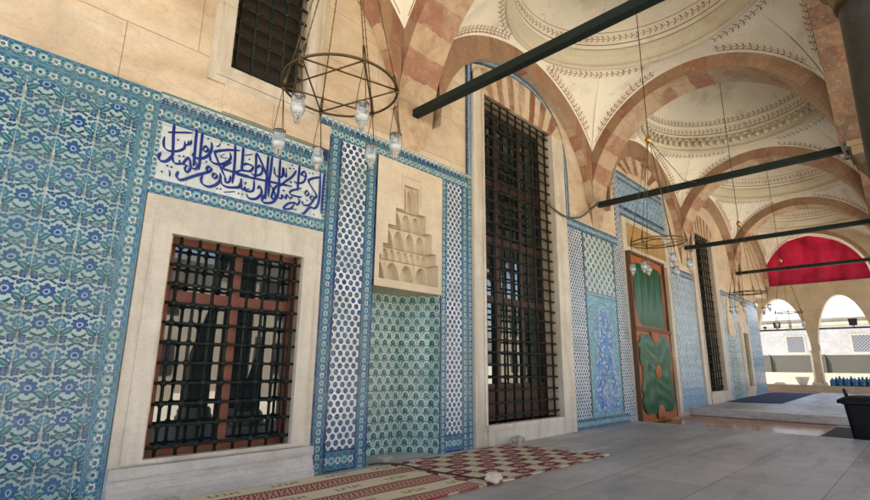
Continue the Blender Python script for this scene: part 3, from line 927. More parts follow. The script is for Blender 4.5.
# stalactite hood: stepped tiers of pointed cells, each tier standing further forward than the one below
m = MB()
YF = D - .03
tiers = [(1.95, 2.22, .475, 4, .23, .13), (2.22, 2.36, .43, 8, .19, .05), (2.36, 2.60, .36, 4, .15, .10), (2.60, 2.82, .25, 3, .115, .085), (2.82, 3.14, .125, 3, .06, .05)]
def vq(a, b, c, d): m.face([a, b, c, d])
for k, (za, zb, w, n, dep, cd) in enumerate(tiers):
    dep *= .85; cd *= 1.0
    y = YF + dep
    cw_ = 2*w/n
    for i in range(n):
        xa = NX - w + cw_*i
        jit = rnd.uniform(-.004, .004)
        def fn(u, v, xa=xa, y=y, cd=cd, za=za, zb=zb):
            s_ = abs(u*2 - 1); v2 = (v*1.10)
            hw = .90 * (max(0, 1 - v2**2.4))**.62 if v2 < 1 else 0
            q = 0 if hw <= 0 or s_ >= hw else sqrt(1 - (s_/hw)**2)
            return (xa + cw_*u, y + cd*q**.8 + jit, za + (zb-za)*v)
        m.grid(fn, 22, 20, smooth=False)
    # jambs of the opening, then the soffit that carries the next tier
    for sg in (-1, 1):
        x = NX + sg*w
        q = [(x, YF, za), (x, y, za), (x, y, zb), (x, YF, zb)]
        m.face(q if sg < 0 else q[::-1])
        xe = NX + sg*NW
        q = [(xe, YF, za), (x, YF, za), (x, YF, zb), (xe, YF, zb)]
        m.face(q if sg < 0 else q[::-1])
    wn, dn = (tiers[k+1][2], tiers[k+1][4]*.85) if k < len(tiers)-1 else (0, 0)
    for sg in (-1, 1):
        xs = sorted((NX + sg*w, NX + sg*wn))
        if xs[1] - xs[0] > 1e-6: m.face([(xs[0], YF, zb), (xs[1], YF, zb), (xs[1], y, zb), (xs[0], y, zb)])
    if wn: m.face([(NX-wn, YF + dn, zb), (NX+wn, YF + dn, zb), (NX+wn, y, zb), (NX-wn, y, zb)])
    # drops hanging from the ribs
    if k in (0, 2, 3):
        for i in range(1, n):
            m.lathe([(.002, -.06), (.008, -.04), (.013, -.01), (.010, .03)], (NX - w + cw_*i, y - .012, za + .03), 8)
m.face([(NX-NW, YF, 3.14), (NX+NW, YF, 3.14), (NX+NW, YF, 3.405), (NX-NW, YF, 3.405)])
m.face([(NX-NW, YF, NZ), (NX+NW, YF, NZ), (NX+NW, YF, 1.95), (NX-NW, YF, 1.95)])
m.face([(NX-.475, YF, 1.95), (NX+.475, YF, 1.95), (NX+.475, YF+.3, 1.95), (NX-.475, YF+.3, 1.95)])
m.face([(NX-NW, YF, NZ), (NX-NW, D+.5, NZ), (NX+NW, D+.5, NZ), (NX+NW, YF, NZ)])
m.box(NX-.165, NX-.145, YF-.012, YF, 2.90, 3.24, skip='b'); m.box(NX+.145, NX+.165, YF-.012, YF, 2.90, 3.24, skip='b')
m.box(NX-.165, NX+.165, YF-.012, YF, 3.24, 3.26, skip='b')
h = m.build('carved_hood', M['carved_stone'], NI)

# ---- tall windows
def tall_window(x0, x1, z0, z1, fx0, fx1, nx, nz, arched=True):
    m = MB(); y = D - .06; yb = D + .001
    m.box(fx0, x0, y, yb, 0.0, z1, skip='b'); m.box(x1, fx1, y, yb, 0.0, z1, skip='b')
    m.box(x0, x1, y - .03, yb, 0.0, z0 - .06, skip='b')
    m.box(x0 - .02, x1 + .02, y - .05, yb + .2, z0 - .06, z0, skip='b')
    m.box(x0 - .045, x0, y - .02, y, z0, z1); m.box(x1, x1 + .045, y - .02, y, z0, z1)
    o = m.build('tall_window', M['pale_marble'], FAC, bevel=.008)
    o['label'] = 'tall barred window with stone jambs and a striped lintel'
    grille(o, x0, x1, z0, z1, nx, nz, D + .03, .017, .030, .05)
    casement(o, x0, x1, z0, z1, D + .22, M['casement_wood'], 2, (.36, .55, .74), .50)
    # voussoir lintel under a flat arch
    c = (x0+x1)/2; hw = (fx1-fx0)/2 - .02
    top = lambda x: z1 + .60 * sqrt(max(0, 1 - ((x - c)/(hw*1.04))**2)) + .02
    m = MB(); n = 36
    for i in range(n):
        xa = fx0 + (fx1-fx0)*i/n; xb = fx0 + (fx1-fx0)*(i+1)/n
        fan = lambda x: (x - c) * .80
        q = [(c + fan(xa), y, z1), (c + fan(xb), y, z1), (xb, y, top(xb)), (xa, y, top(xa))]
        ua, ub = i/n*15, (i+1)/n*15
        m.face(q, uv=[(ua, 0), (ub, 0), (ub, .5), (ua, .5)])
    # fillers beside the fan
    m.face([(fx0, y, z1), (c + (fx0-c)*.8, y, z1), (fx0, y, top(fx0))], uv=[(.5, 0), (.5, 0), (.5, .4)])
    m.face([(c + (fx1-c)*.8, y, z1), (fx1, y, z1), (fx1, y, top(fx1))], uv=[(.5, 0), (.5, 0), (.5, .4)])
    m.box(x0, x1, y, D + .03, z1 - .0, z1 + .001, skip='ftlrb')
    m.build('lintel', M['lintel_stone'], o)
    return o
tall_window(5.29, 7.20, .26, 5.02, 5.06, 7.60, 9, 28)
tall_window(14.60, 16.10, .42, 4.75, 14.30, 16.55, 7, 20)

def strip_path(name, pts, wd, mat, y=TY - .002):
    """narrow tile strip following an outline on the wall"""
    P = []
    for p in pts: P.append(p)
    m = MB(); L = []; R = []
    acc = [0]
    for i in range(1, len(P)): acc.append(acc[-1] + math.dist(P[i], P[i-1]))
    for i, p in enumerate(P):
        d0 = (P[i][0]-P[i-1][0], P[i][1]-P[i-1][1]) if i else (P[1][0]-P[0][0], P[1][1]-P[0][1])
        d1 = (P[i+1][0]-P[i][0], P[i+1][1]-P[i][1]) if i < len(P)-1 else d0
        l0 = math.hypot(*d0); l1 = math.hypot(*d1)
        n0 = (-d0[1]/l0, d0[0]/l0); n1 = (-d1[1]/l1, d1[0]/l1)
        nx, nz = n0[0]+n1[0], n0[1]+n1[1]; q = nx*nx + nz*nz
        nx, nz = 2*nx/q, 2*nz/q
        L.append((p[0]+nx*wd/2, p[1]+nz*wd/2)); R.append((p[0]-nx*wd/2, p[1]-nz*wd/2))
    for i in range(len(P)-1):
        q = [(R[i][0], y, R[i][1]), (R[i+1][0], y, R[i+1][1]), (L[i+1][0], y, L[i+1][1]), (L[i][0], y, L[i][1])]
        m.face(q, uv=[(acc[i], -wd/2), (acc[i+1], -wd/2), (acc[i+1], wd/2), (acc[i], wd/2)])
        m.face([(q[0][0], D, q[0][2]), (q[1][0], D, q[1][2]), q[1], q[0]])
        m.face([q[3], q[2], (q[2][0], D, q[2][2]), (q[3][0], D, q[3][2])])
    return m.build(name, mat, FAC)
tile_border('border_tile_narrow', .085, .085, (.03, .09, .30), (.30, .42, .50))
tile_border('border_tile_strip', .14, .14, (.035, .11, .30), (.20, .38, .48))
arcp = [(5.35,5.615),(5.7,5.69),(6.05,5.73),(6.4,5.74),(6.75,5.71),(7.05,5.62),(7.3,5.48),(7.5,5.28),(7.64,5.02),(7.71,4.70),(7.735,4.3),(7.735,3.63)]
sp = [(5.02,3.63),(5.02,5.47)] + catmull([(5.02,5.50)] + arcp, 3)[1:]
strip_path('tile_strip', sp, .135, M['border_tile_narrow'])
post('tile_strip', 4.985, 5.055, 0, 3.585, M['border_tile_upright'])

# ---- panel between the tall window and the door
X0, X1 = 7.66, 9.72
rail('tile_border', X0, X1, 3.45, 3.63, M['border_tile_strip'])
post('tile_border', X0, 8.20, 0.16, 3.45, M['dot_tile_small'])
rail('tile_border', X0, X1, 0, .16, M['border_tile'])
panel('dot_tile_panel', 8.26, 9.44, 2.36, 3.45, M['dot_tile_pale'], 8.3, 2.4)
post('tile_strip', 8.20, 8.26, .16, 3.45, M['border_tile_narrow'])
post('tile_strip', 9.44, 9.50, .16, 3.45, M['border_tile_narrow'])
rail('tile_strip', 8.26, 9.44, 2.28, 2.36, M['border_tile_narrow'])
post('dot_tile_panel', 9.50, X1, .16, 3.45, M['dot_tile_small'])
vp = panel('vase_tile_panel', 8.26, 9.44, .16, 2.28, M['turquoise_tile'])
vp['label'] = 'tile panel with a pointed medallion of blossoms above a vase'
def inset(name, pts, mat, y, parent):
    P = pts + [(-p[0], p[1]) for p in reversed(pts)]
    m = MB()
    m.prism([(8.85 + p[0], p[1]) for p in P], y, TY + .001)
    return m.build(name, mat, parent)
inset('blossom_field', catmull([(.47,.24),(.49,.6),(.44,.95),(.33,1.2),(.36,1.4),(.38,1.7),(.30,1.92),(.16,2.08),(.05,2.14),(0.0,2.21)], 4), M['lilac_tile'], TY-.003, vp)
inset('blossom_field', catmull([(.40,.28),(.42,.6),(.36,.95),(.24,1.22),(.28,1.42),(.30,1.68),(.22,1.86),(.10,2.0),(0.0,2.09)], 4), M['blossom_tile'], TY-.006, vp)
inset('vase', catmull([(.10,.26),(.12,.31),(.07,.35),(.20,.45),(.23,.58),(.14,.68),(.09,.74),(.14,.80)], 4)[::1], M['lilac_tile'], TY-.009, vp)

# ---- doorway surround
DX = 11.22
DOOR = MB()
DOOR.box(9.93, 10.13, D-.05, D+.001, 0, 4.16, skip='b'); DOOR.box(12.33, 12.50, D-.05, D+.001, 0, 4.16, skip='b')
DOOR.box(10.13, 12.33, D-.05, D+.001, 4.05, 4.16, skip='b'); DOOR.box(10.13, 12.33, D-.05, D+.001, 3.36, 3.52, skip='b')
dr = DOOR.build('doorway', M['pale_marble'], FAC, bevel=.006)
dr['label'] = 'tiled doorway with a golden inscription plaque above the door curtain'
m = MB(); m.box(10.13, 12.33, D-.03, D+.001, 3.52, 4.05, skip='b'); m.build('plaque', M['plaque_gold'], dr)
post('tile_border', 9.72, 9.93, 0, 5.2, M['dot_tile_small'])
rail('tile_border', 9.93, 12.50, 4.16, 4.42, M['border_tile_strip'])
panel('dot_tile_panel', 9.93, 12.50, 4.42, 5.0, M['row_tile_blue'])
post('tile_border', 12.50, 12.72, 0, 5.2, M['dot_tile_small'])
rail('tile_strip', 9.93, 12.50, 5.0, 5.2, M['border_tile_strip'])
m = MB(); n = 30
for i in range(n):
    a0, a1 = PI*i/n, PI*(i+1)/n
    q = [(DX - cos(a)*r_, TY, 5.205 + sin(a)*h_) for a, r_, h_ in ((a0,.75,.18),(a1,.75,.18),(a1,1.38,.62),(a0,1.38,.62))]
    m.face(q, uv=[(i/n*13,0),((i+1)/n*13,0),((i+1)/n*13,.5),(i/n*13,.5)])
m.build('lintel', M['lintel_stone'], dr)
strip_path('tile_strip', [(9.77, 5.205)] + [(DX - cos(PI*k/24)*1.45, 5.22 + sin(PI*k/24)*.70) for k in range(25)] + [(12.67, 5.205)], .09, M['border_tile_narrow'])
# ---- right of the door
X0, X1 = 12.72, 14.28
rail('tile_border', X0, X1, 3.30, 3.48, M['border_tile_strip'])
panel('row_tile_panel', X0, X1, .55, 3.30, M['row_tile'])
panel('row_tile_panel', X0, X1, .0, .55, M['row_tile_blue'])
# ---- far stretch
post('tile_border', 16.57, 17.05, 0, 3.2, M['row_tile'])
rail('tile_border', 16.57, 21.2, 3.2, 3.35, M['border_tile_strip'])
m = MB(); m.box(17.05, 17.75, D-.02, D+.001, 0.1, 2.0, skip='b'); m.build('niche', M['scale_tile'], FAC)
m = MB()
for i, (hw, z) in enumerate(((.33, 2.0), (.30, 2.25), (.24, 2.5), (.16, 2.75), (.09, 2.98))):
    m.box(17.4-hw, 17.4+hw, D-.06+.008*i, D+.001, z, z+.24, skip='b')
m.build('carved_hood', M['carved_stone'], FAC)
post('row_tile_panel', 17.75, 18.30, 0, 3.2, M['row_tile'])
W3 = stone_frame(FAC, 18.42, 19.58, .30, 2.48, .30, .33, .16); W3.name = 'low_window'
grille(W3, 18.72, 19.25, .46, 2.15, 4, 10, D + .06)
m = MB(); m.box(18.72, 19.25, D+.2, D+.25, .46, 2.15); m.build('shutter', M['dark_wood'], W3)
post('row_tile_panel', 19.60, 21.2, 0, 3.2, M['row_tile_blue'])
m = MB(); m.box(19.0, 19.35, D+.2, D+.25, 3.1, 4.75); m.build('shutter', M['dark_wood'], FAC)

# ------------------------------------------------------------------ portico: arches, vaults, columns
YC = 2.28
PX = [-1.02, 3.90, 8.85, 13.75, 18.65, 23.45]
ZS = 4.06
# transverse arches across the portico (one per pier line that shows)
def trans_in(t):
    a = PI * (1 - t)
    pt = 1 - .05 * abs(cos(a)) * sin(a)
    return (YC + .02 + 1.90 * cos(a) * pt, ZS + 1.93 * sin(a))
def trans_out(t):
    a = PI * (1 - t)
    return (YC + .02 + 2.08 * cos(a), ZS + 2.17 * sin(a))
def make_trans():
    e = empty('stone_arch', (PX[1], YC, ZS), 'x', 'arch', 'striped arches crossing the portico')
    m = MB(); n = 48; V_ = 19
    hx = .31
    for i in range(n):
        t0, t1 = i/n, (i+1)/n
        a, b = trans_in(t0), trans_in(t1); c, d = trans_out(t0), trans_out(t1)
        u0, u1 = t0*V_ + .5, t1*V_ + .5
        x0, x1 = -hx, hx
        L = lambda p, x: (x, p[0]-YC, p[1]-ZS)
        m.face([L(a,x0), L(b,x0), L(b,x1), L(a,x1)], uv=[(u0,0),(u1,0),(u1,.6),(u0,.6)], mi=0)
        m.face([L(b,x0), L(a,x0), L(c,x0), L(d,x0)], uv=[(u1,0),(u0,0),(u0,.25),(u1,.25)], mi=1)
        m.face([L(a,x1), L(b,x1), L(d,x1), L(c,x1)], uv=[(u0,0),(u1,0),(u1,.25),(u0,.25)], mi=1)
    a = trans_in(1.0); ya, yw = a[0]-YC, D + .002 - YC       # tapering foot that dies into the wall
    for k in range(8):
        f0, f1 = k/8, (k+1)/8
        g = lambda f: (ya + (yw-ya)*f**1.6, -.42*f)
        p, q = g(f0), g(f1)
        xa, xb = hx*(1-.55*f0), hx*(1-.55*f1)
        u_ = [(.6, 0), (.6, .6), (.6, .6), (.6, 0)]
        m.face([(-xa, p[0], p[1]), (-xb, q[0], q[1]), (xb, q[0], q[1]), (xa, p[0], p[1])], uv=u_, mi=0)
        for s in (-1, 1):
            m.face([(s*xa, p[0], p[1]), (s*xb, q[0], q[1]), (s*xb, yw, q[1]), (s*xa, yw, p[1])], uv=u_, mi=1)
    m.build('voussoir_ring', [M['arch_stone'], M['arch_face']], e, local=True)
    # wall above the arch, hidden inside the vault
    m = MB()
    for i in range(n):
        c, d = trans_out(i/n), trans_out((i+1)/n)
        for x in (-hx+.004, hx-.004):
            m.face([(x, c[0]-YC, c[1]-ZS), (x, d[0]-YC, d[1]-ZS), (x, d[0]-YC, 3.4), (x, c[0]-YC, 3.4)])
    m.build('spandrel', M['dome_plaster'], e, local=True)
    return e
arch0 = make_trans()
AL = ['nearest striped arch springing beside the near tall window', 'striped arch springing between the tall window and the tiled doorway',
      'striped arch springing just beyond the green curtained door', 'striped arch beyond the second tall window', 'last striped arch in front of the red cloth']
for k, i in enumerate((1, 2, 3, 4, 0)):
    a = arch0 if k == 0 else copy_tree(arch0)
    a.location = (PX[i], YC, ZS)
    a['label'] = AL[k]
a['label'] = 'striped arch at the near end, over the floral tiles'

# wall arches (blind arches on the facade) and outer arcade arches along x
def long_in(t, c, a=2.10, h=1.76):
    w = PI * (1 - t)
    return (c + a * cos(w), ZS + h * sin(w))
AX, AY = 2.165, 1.83
def ext_long(dx): return ZS + 2.10 * sqrt(max(0, 1 - (dx/2.515)**2))
def ext_trans(dy): return ZS + 2.17 * sqrt(max(0, 1 - (dy/2.08)**2))
def make_long(y0, y1, name, label, cat, group):
    """band from y0 (wall / outside) to y1 (inside face)"""
    e = empty(name, (0, (y0+y1)/2, ZS), label, cat, group)
    m = MB(); n = 44; V_ = 19; yo = (y0+y1)/2
    for i in range(n):
        t0, t1 = i/n, (i+1)/n
        a, b = long_in(t0, 0), long_in(t1, 0)
        a = (max(-AX, min(AX, a[0])), a[1]); b = (max(-AX, min(AX, b[0])), b[1])
        c = (a[0]*1.03 if abs(a[0]) < AX/1.03 else math.copysign(AX, a[0]), 0); d = (b[0]*1.03 if abs(b[0]) < AX/1.03 else math.copysign(AX, b[0]), 0)
        c = (c[0], max(a[1], ext_long(c[0]))); d = (d[0], max(b[1], ext_long(d[0])))
        u0, u1 = t0*V_ + .5, t1*V_ + .5
        L = lambda p, y: (p[0], y-yo, p[1]-ZS)
        m.face([L(a,y0), L(a,y1), L(b,y1), L(b,y0)], uv=[(u0,0),(u0,.4),(u1,.4),(u1,0)], mi=0)
        m.face([L(a,y1), L(c,y1), L(d,y1), L(b,y1)], uv=[(u0,0),(u0,.3),(u1,.3),(u1,0)], mi=1)
        if y0 < 0: m.face([L(b,y0), L(d,y0), L(c,y0), L(a,y0)], uv=[(u1,0),(u1,.3),(u0,.3),(u0,0)], mi=1)
    m.build('voussoir_ring', [M['arch_stone'], M['arch_face']] if y0 > 0 else [M['arcade_stone_shaded'], M['arcade_stone_shaded']], e, local=True)
    if y0 < 0:        # outer wall above the arcade
        m = MB()
        for i in range(40):
            xa, xb = -AX + 2*AX*i/40, -AX + 2*AX*(i+1)/40
            m.face([(xa, y0-yo, ext_long(xa)-ZS), (xb, y0-yo, ext_long(xb)-ZS), (xb, y0-yo, 4.14), (xa, y0-yo, 4.14)])
        for s in (-1, 1):
            xs = sorted((s*AX, s*(AX+.31)))
            m.box(xs[0], xs[1], y0-yo, y1-yo-.01, 0, 4.14)
        m.build('outer_wall', M['warm_marble'], e, local=True)
    return e
WL = ['blind striped arch on the wall over the calligraphy and niche', 'blind striped arch on the wall above the tall window', 'blind striped arch on the wall above the tiled doorway',
      'blind striped arch above the second tall window', 'blind striped arch on the wall beside the red cloth']
OL = ['outer arcade arch overhead in front of the floral tiles', 'outer arcade arch at the right edge nearest the grey column', 'outer arcade arch opposite the green curtained door',
      'outer arcade arch opposite the second tall window', 'outer arcade arch beside the red cloth']
w0 = make_long(D - .002, YC + AY, 'wall_arch', WL[0], 'arch', 'blind arches along the tiled wall')
o0 = make_long(-.42, YC - AY, 'arcade_arch', OL[0], 'arch', 'open arches of the outer arcade')
BAYS = [(PX[i] + PX[i+1]) / 2 for i in range(5)]
for i, bx in enumerate(BAYS):
    for src, lab in ((w0, WL), (o0, OL)):
        a = src if i == 0 else copy_tree(src)
        a.location.x = bx; a['label'] = lab[i]

# domical vaults
RR, ZR = 1.80, 6.27
def pend(side, t, s):
    """pendentive point: side 0 +x,1 +y,2 -x,3 -y; t -1..1 along the edge; s 0 arch .. 1 ring; local to the bay centre"""
    if side in (0, 2):
        sg = 1 if side == 0 else -1
        B = Vector((sg*AX, sg*AY*t, ext_trans(AY*t)))
    else:
        sg = 1 if side == 1 else -1
        B = Vector((-sg*AX*t, sg*AY, ext_long(AX*t)))
    ca = math.atan2(AY, AX)
    if side in (0, 2): an = (0 if side == 0 else PI) + t*ca
    else: an = (PI/2 if side == 1 else -PI/2) + t*(PI/2 - ca)
    C = Vector((RR*cos(an), RR*sin(an), ZR))
    P = B.lerp(C, s)
    dl = (C - B).length
    out = Vector((cos(an), sin(an), .75)).normalized()
    return P + out * (.42 * s * (1-s) * dl * .62)
def pnorm(fn, *a):
    side, t, s = a
    e = .01
    t0, t1 = max(-1, t-e), min(1, t+e); s0, s1 = max(0, s-e), min(1, s+e)
    du = pend(side, t1, s) - pend(side, t0, s); dv = pend(side, t, s1) - pend(side, t, s0)
    n = du.cross(dv)
    if n.length < 1e-9: n = Vector((0, 0, -1))
    n.normalize()
    p = pend(side, t, s)
    if n.dot(Vector((0, 0, ZR - 2)) - p) < 0: n = -n
    return n
def ribbon3(m, P, Nn, wd, off, mi=0):
    for i in range(len(P)-1):
        d = (P[i+1]-P[i])
        if d.length < 1e-5: continue
        d.normalize()
        s0 = d.cross(Nn[i]).normalized()*wd/2; s1 = d.cross(Nn[i+1]).normalized()*wd/2
        o0, o1 = Nn[i]*off, Nn[i+1]*off
        m.face([P[i]-s0+o0, P[i+1]-s1+o1, P[i+1]+s1+o1, P[i]+s0+o0], mi=mi)
def leafs(m, P, Nn, step=.10, size=.080, off=.008, mi=0):
    """garland: pairs of leaves along a curve with a thin stem and berries"""
    acc = 0; nxt = .04
    ribbon3(m, P, Nn, .008, off, mi)
    for i in range(len(P)-1):
        d = P[i+1]-P[i]; l = d.length
        while nxt < acc + l and l > 1e-6:
            f = (nxt-acc)/l
            p = P[i].lerp(P[i+1], f); n = Nn[i].lerp(Nn[i+1], f).normalized(); t = d.normalized(); b = t.cross(n).normalized()
            p = p + n*(off+.002)
            for sg in (-1, 1):
                q = (t*.62 + b*sg*.78).normalized(); w = q.cross(n).normalized()
                L = size*rnd.uniform(.8, 1.1); ww = L*.13
                base = p + q*.006
                m.face([base, base+q*L*.35+w*ww, base+q*L*.75+w*ww*.7, base+q*L, base+q*L*.75-w*ww*.7, base+q*L*.35-w*ww], mi=mi)
                c = p + b*sg*size*.62 - t*size*.15; rr = size*.085
                m.face([c+t*rr, c+b*rr, c-t*rr, c-b*rr], mi=mi)
            nxt += step*rnd.uniform(.92, 1.08)
        acc += l
def curve(fn, a0, a1, k, nfn):
    P = []; Q = []
    for i in range(k+1):
        arg = fn(a0 + (a1-a0)*i/k)
        P.append(pend(*arg)); Q.append(nfn(pend, *arg))
    return P, Q
def seg_len(side, t): return (pend(side, t, 1) - pend(side, t, 0)).length

def ring_profile(kind):
    base = [(RR+.03, ZR-.03), (RR-.02, ZR-.03), (RR-.03, ZR+.02), (RR+.01, ZR+.05), (RR+.02, ZR+.11), (RR-.04, ZR+.15), (RR-.06, ZR+.19), (RR-.06, ZR+.23), (RR-.10, ZR+.26), (RR-.09, ZR+.31), (RR-.05, ZR+.34)]
    return base
DR, DZ = RR-.07, ZR+.33
def dome_pt(w, s):    # s 0 at the rim, 1 at the crown
    a = s*PI/2
    return Vector((DR*cos(a)*cos(w), DR*cos(a)*sin(w), DZ + 1.45*sin(a)))
def make_vault(scallop):
    e = empty('vault_dome', (0, YC, 0), 'x', 'dome', 'painted domes over the portico')
    m = MB(); K = 26; J = 10
    for side in range(4):
        m.grid(lambda u, v, side=side: pend(side, -1+2*u, v), K, J)
    m.build('pendentive', M['dome_plaster'], e, local=True)
    m = MB()
    m.lathe(ring_profile(0), n=96)
    if scallop:
        for k in range(64):
            w = 2*PI*k/64
            m.ball(((RR-.09)*cos(w), (RR-.09)*sin(w), ZR+.17), .055, n=8, m=5, sq=(1, 1, 1.3))
            w += PI/64
            m.ball(((RR-.13)*cos(w), (RR-.13)*sin(w), ZR+.27), .042, n=6, m=4, sq=(1, 1, 1.2))
    m.build('ring_moulding', M['ring_plaster'], e, local=True)
    m = MB()
    m.grid(lambda u, v: dome_pt(2*PI*u, v*.985), 72, 18)
    m.build('dome_shell', M['dome_plaster'], e, local=True)
    # painted work
    g = MB(); l = MB()
    for side in range(4):
        for sg in (-1, 1):
            # along the arch edge, set back from it
            def off_s(t, dist): return min(.9, dist / max(seg_len(side, t), 1e-3))
            tt = [sg*(.965 - (.965-.30)*i/36) for i in range(37)]
            for dist, kind in ((.16, 'leaf'), (.030, 'line'), (.075, 'band')):
                P = []; Q = []
                for t in tt:
                    s = off_s(t, dist)
                    if seg_len(side, t) < dist + .06: break
                    P.append(pend(side, t, s)); Q.append(pnorm(pend, side, t, s))
                if len(P) < 3: continue
                if kind == 'leaf': leafs(g, P[2:], Q[2:])
                elif kind == 'line': ribbon3(l, P, Q, .050, .004, 1)
                else: ribbon3(l, P, Q, .012, .006)
    # under the ring: one garland per corner triangle
    for k in range(4):
        for (side, sg) in ((k, 1), ((k+1) % 4, -1)):
            tt = [sg*(.40 + .60*i/24) for i in range(25)]
            P = []; Q = []
            for t in tt:
                sl = seg_len(side, t)
                if sl < .22: continue
                s = 1 - .115/sl
                P.append(pend(side, t, s)); Q.append(pnorm(pend, side, t, s))
            if sg < 0: P.reverse(); Q.reverse()
            if len(P) > 2: leafs(g, P, Q)
    # inside the dome
    for zf in ((.085,) if not scallop else (.07, .16)):
        P = [dome_pt(2*PI*i/120, zf) for i in range(121)]
        Q = [(Vector((0, 0, DZ)) - p).normalized() for p in P]
        leafs(g, P, Q)
    for zf, wd in ((.035, .02), (.135, .012)):
        P = [dome_pt(2*PI*i/120, zf) for i in range(121)]
        Q = [(Vector((0, 0, DZ)) - p).normalized() for p in P]
        ribbon3(l, P, Q, wd, .006)
    # crown rosette
    P = [dome_pt(2*PI*i/60, .80) for i in range(61)]; Q = [(Vector((0, 0, DZ)) - p).normalized() for p in P]
    leafs(g, P, Q)
    g.build('painted_garland', M['garland_paint'], e, local=True)
    l.build('painted_line', [M['line_paint'], M['band_plaster']], e, local=True)
    return e
VL = ['cream plaster dome overhead with red leaf garlands, over the first lamp ring', 'large cream dome at the top with red leaf garlands above the tall window', 'cream dome with a scalloped ring, above the doorway',
      'dim cream dome beyond the scalloped one', 'last cream dome before the red cloth']
v0 = make_vault(False); v1 = make_vault(True)
for i, bx in enumerate(BAYS):
    src = v1 if i == 2 else v0
    a = src if i in (0, 2) else copy_tree(src)
    a.location = (bx, YC, 0); a['label'] = VL[i]

# unseen slab over portico and prayer hall, added to keep the sun out
RF = MB()
RF.box(-7.2, 24.3, -.75, D + 5.6, 8.2, 8.55)
RF.box(-7.0, -6.6, D + .56, D + 5.5, -.7, 8.2)
tag(RF.build('sun_block_roof', M['roof_lead']), 'unseen grey roof slab added above the domes to block the sun', 'roof')

# columns
def make_column(pos, shaft=.185):
    e = empty('portico_column', pos, 'x', 'column', 'grey stone columns of the arcade')
    m = MB()
    m.lathe([(.30, 0), (.30, .10), (.27, .14), (.275, .19), (.235, .24)], n=32)
    m.box(-.33, .33, -.33, .33, -.35, 0.0)
    m.build('base', M['pale_marble'], e, local=True)
    m = MB()
    m.lathe([(shaft*1.06, .24), (shaft*1.04, 1.2), (shaft, 2.4), (shaft*.95, 3.36)], n=40)
    m.build('shaft', M['dark_granite'], e, local=True)
    m = MB(); m.lathe([(shaft*.96, 3.31), (shaft*1.06, 3.32), (shaft*1.08, 3.34), (shaft*1.06, 3.36), (shaft*.96, 3.37)], n=32)
    m.build('neck_ring', M['bronze'], e, local=True)
    m = MB()        # stalactite capital: tiers of cells growing from round to square
    NT = 4
    for j in range(NT):
        z0, z1 = 3.36 + .50*j/NT, 3.36 + .50*(j+1)/NT
        k0, k1 = j/NT, (j+1)/NT
        def rad(w, k):
            sq = .40 / max(abs(cos(w)), abs(sin(w)))
            sq = min(sq, .50)
            return shaft*.98*(1-k) + sq*k
        def fn(u, v, z0=z0, z1=z1, k0=k0, k1=k1, j=j):
            w = 2*PI*u
            sc = abs(sin(w*8 + (j % 2)*PI/2))
            k = k0 + (k1-k0)*(v**.6)
            r = rad(w, k) - .022*sc*(1-v)*(1 if v < .99 else 0) + .008*sc
            return (r*cos(w), r*sin(w), z0 + (z1-z0)*v + .03*sc*(1-v))
        m.grid(fn, 96, 5)
    m.box(-.42, .42, -.42, .42, 3.86, 3.98); m.box(-.45, .45, -.40, .46, 3.98, 4.06)
    m.build('capital', M['capital_stone'], e, local=True)
    return e
col0 = make_column((PX[1], -.09, 0))
CL = {1: 'dark grey marble column at the right edge, nearest', 2: 'arcade column with a pale carved capital at the right edge',
      3: 'third arcade column beyond the passage', 4: 'fourth arcade column towards the red cloth', 0: 'arcade column at the near end of the portico', 5: 'arcade column at the far end of the portico'}
for i in (1, 2, 3, 4, 0, 5):
    c = col0 if i == 1 else copy_tree(col0)
    c.location = (PX[i], -.09, 0); c['label'] = CL[i]

# tie rods
def rod(p, q, r, label):
    m = MB()
    x0, y0, z0 = p; x1, y1, z1 = q
    b = empty('tie_rod', p, label, 'tie rod', 'iron tie rods across the portico')
    m.box(x0-r, x0+r, y1, y0, z0-r, z0+r)
    m.build('bar', M['rod_iron'], b, bevel=.008)
    m = MB(); m.box(x0-r*1.6, x0+r*1.6, y1+.0, y1+.10, z0-r*1.6, z0+r*1.6); m.build('anchor', M['rod_iron'], b)
    return b
RL = ['dark green iron tie rod nearest, crossing the upper middle', 'iron tie rod reaching the pale capital at the right edge', 'iron tie rod behind the ring lamp at the door',
      'iron tie rod across the red cloth', 'iron tie rod just under the red cloth', 'iron tie rod at the near end above the floral tiles']
for k, i in enumerate((1, 2, 3, 4, 5, 0)):
    rod((PX[i], D + .02, 4.11), (PX[i], .30, 4.11), .048 if k < 4 else .04, RL[k])

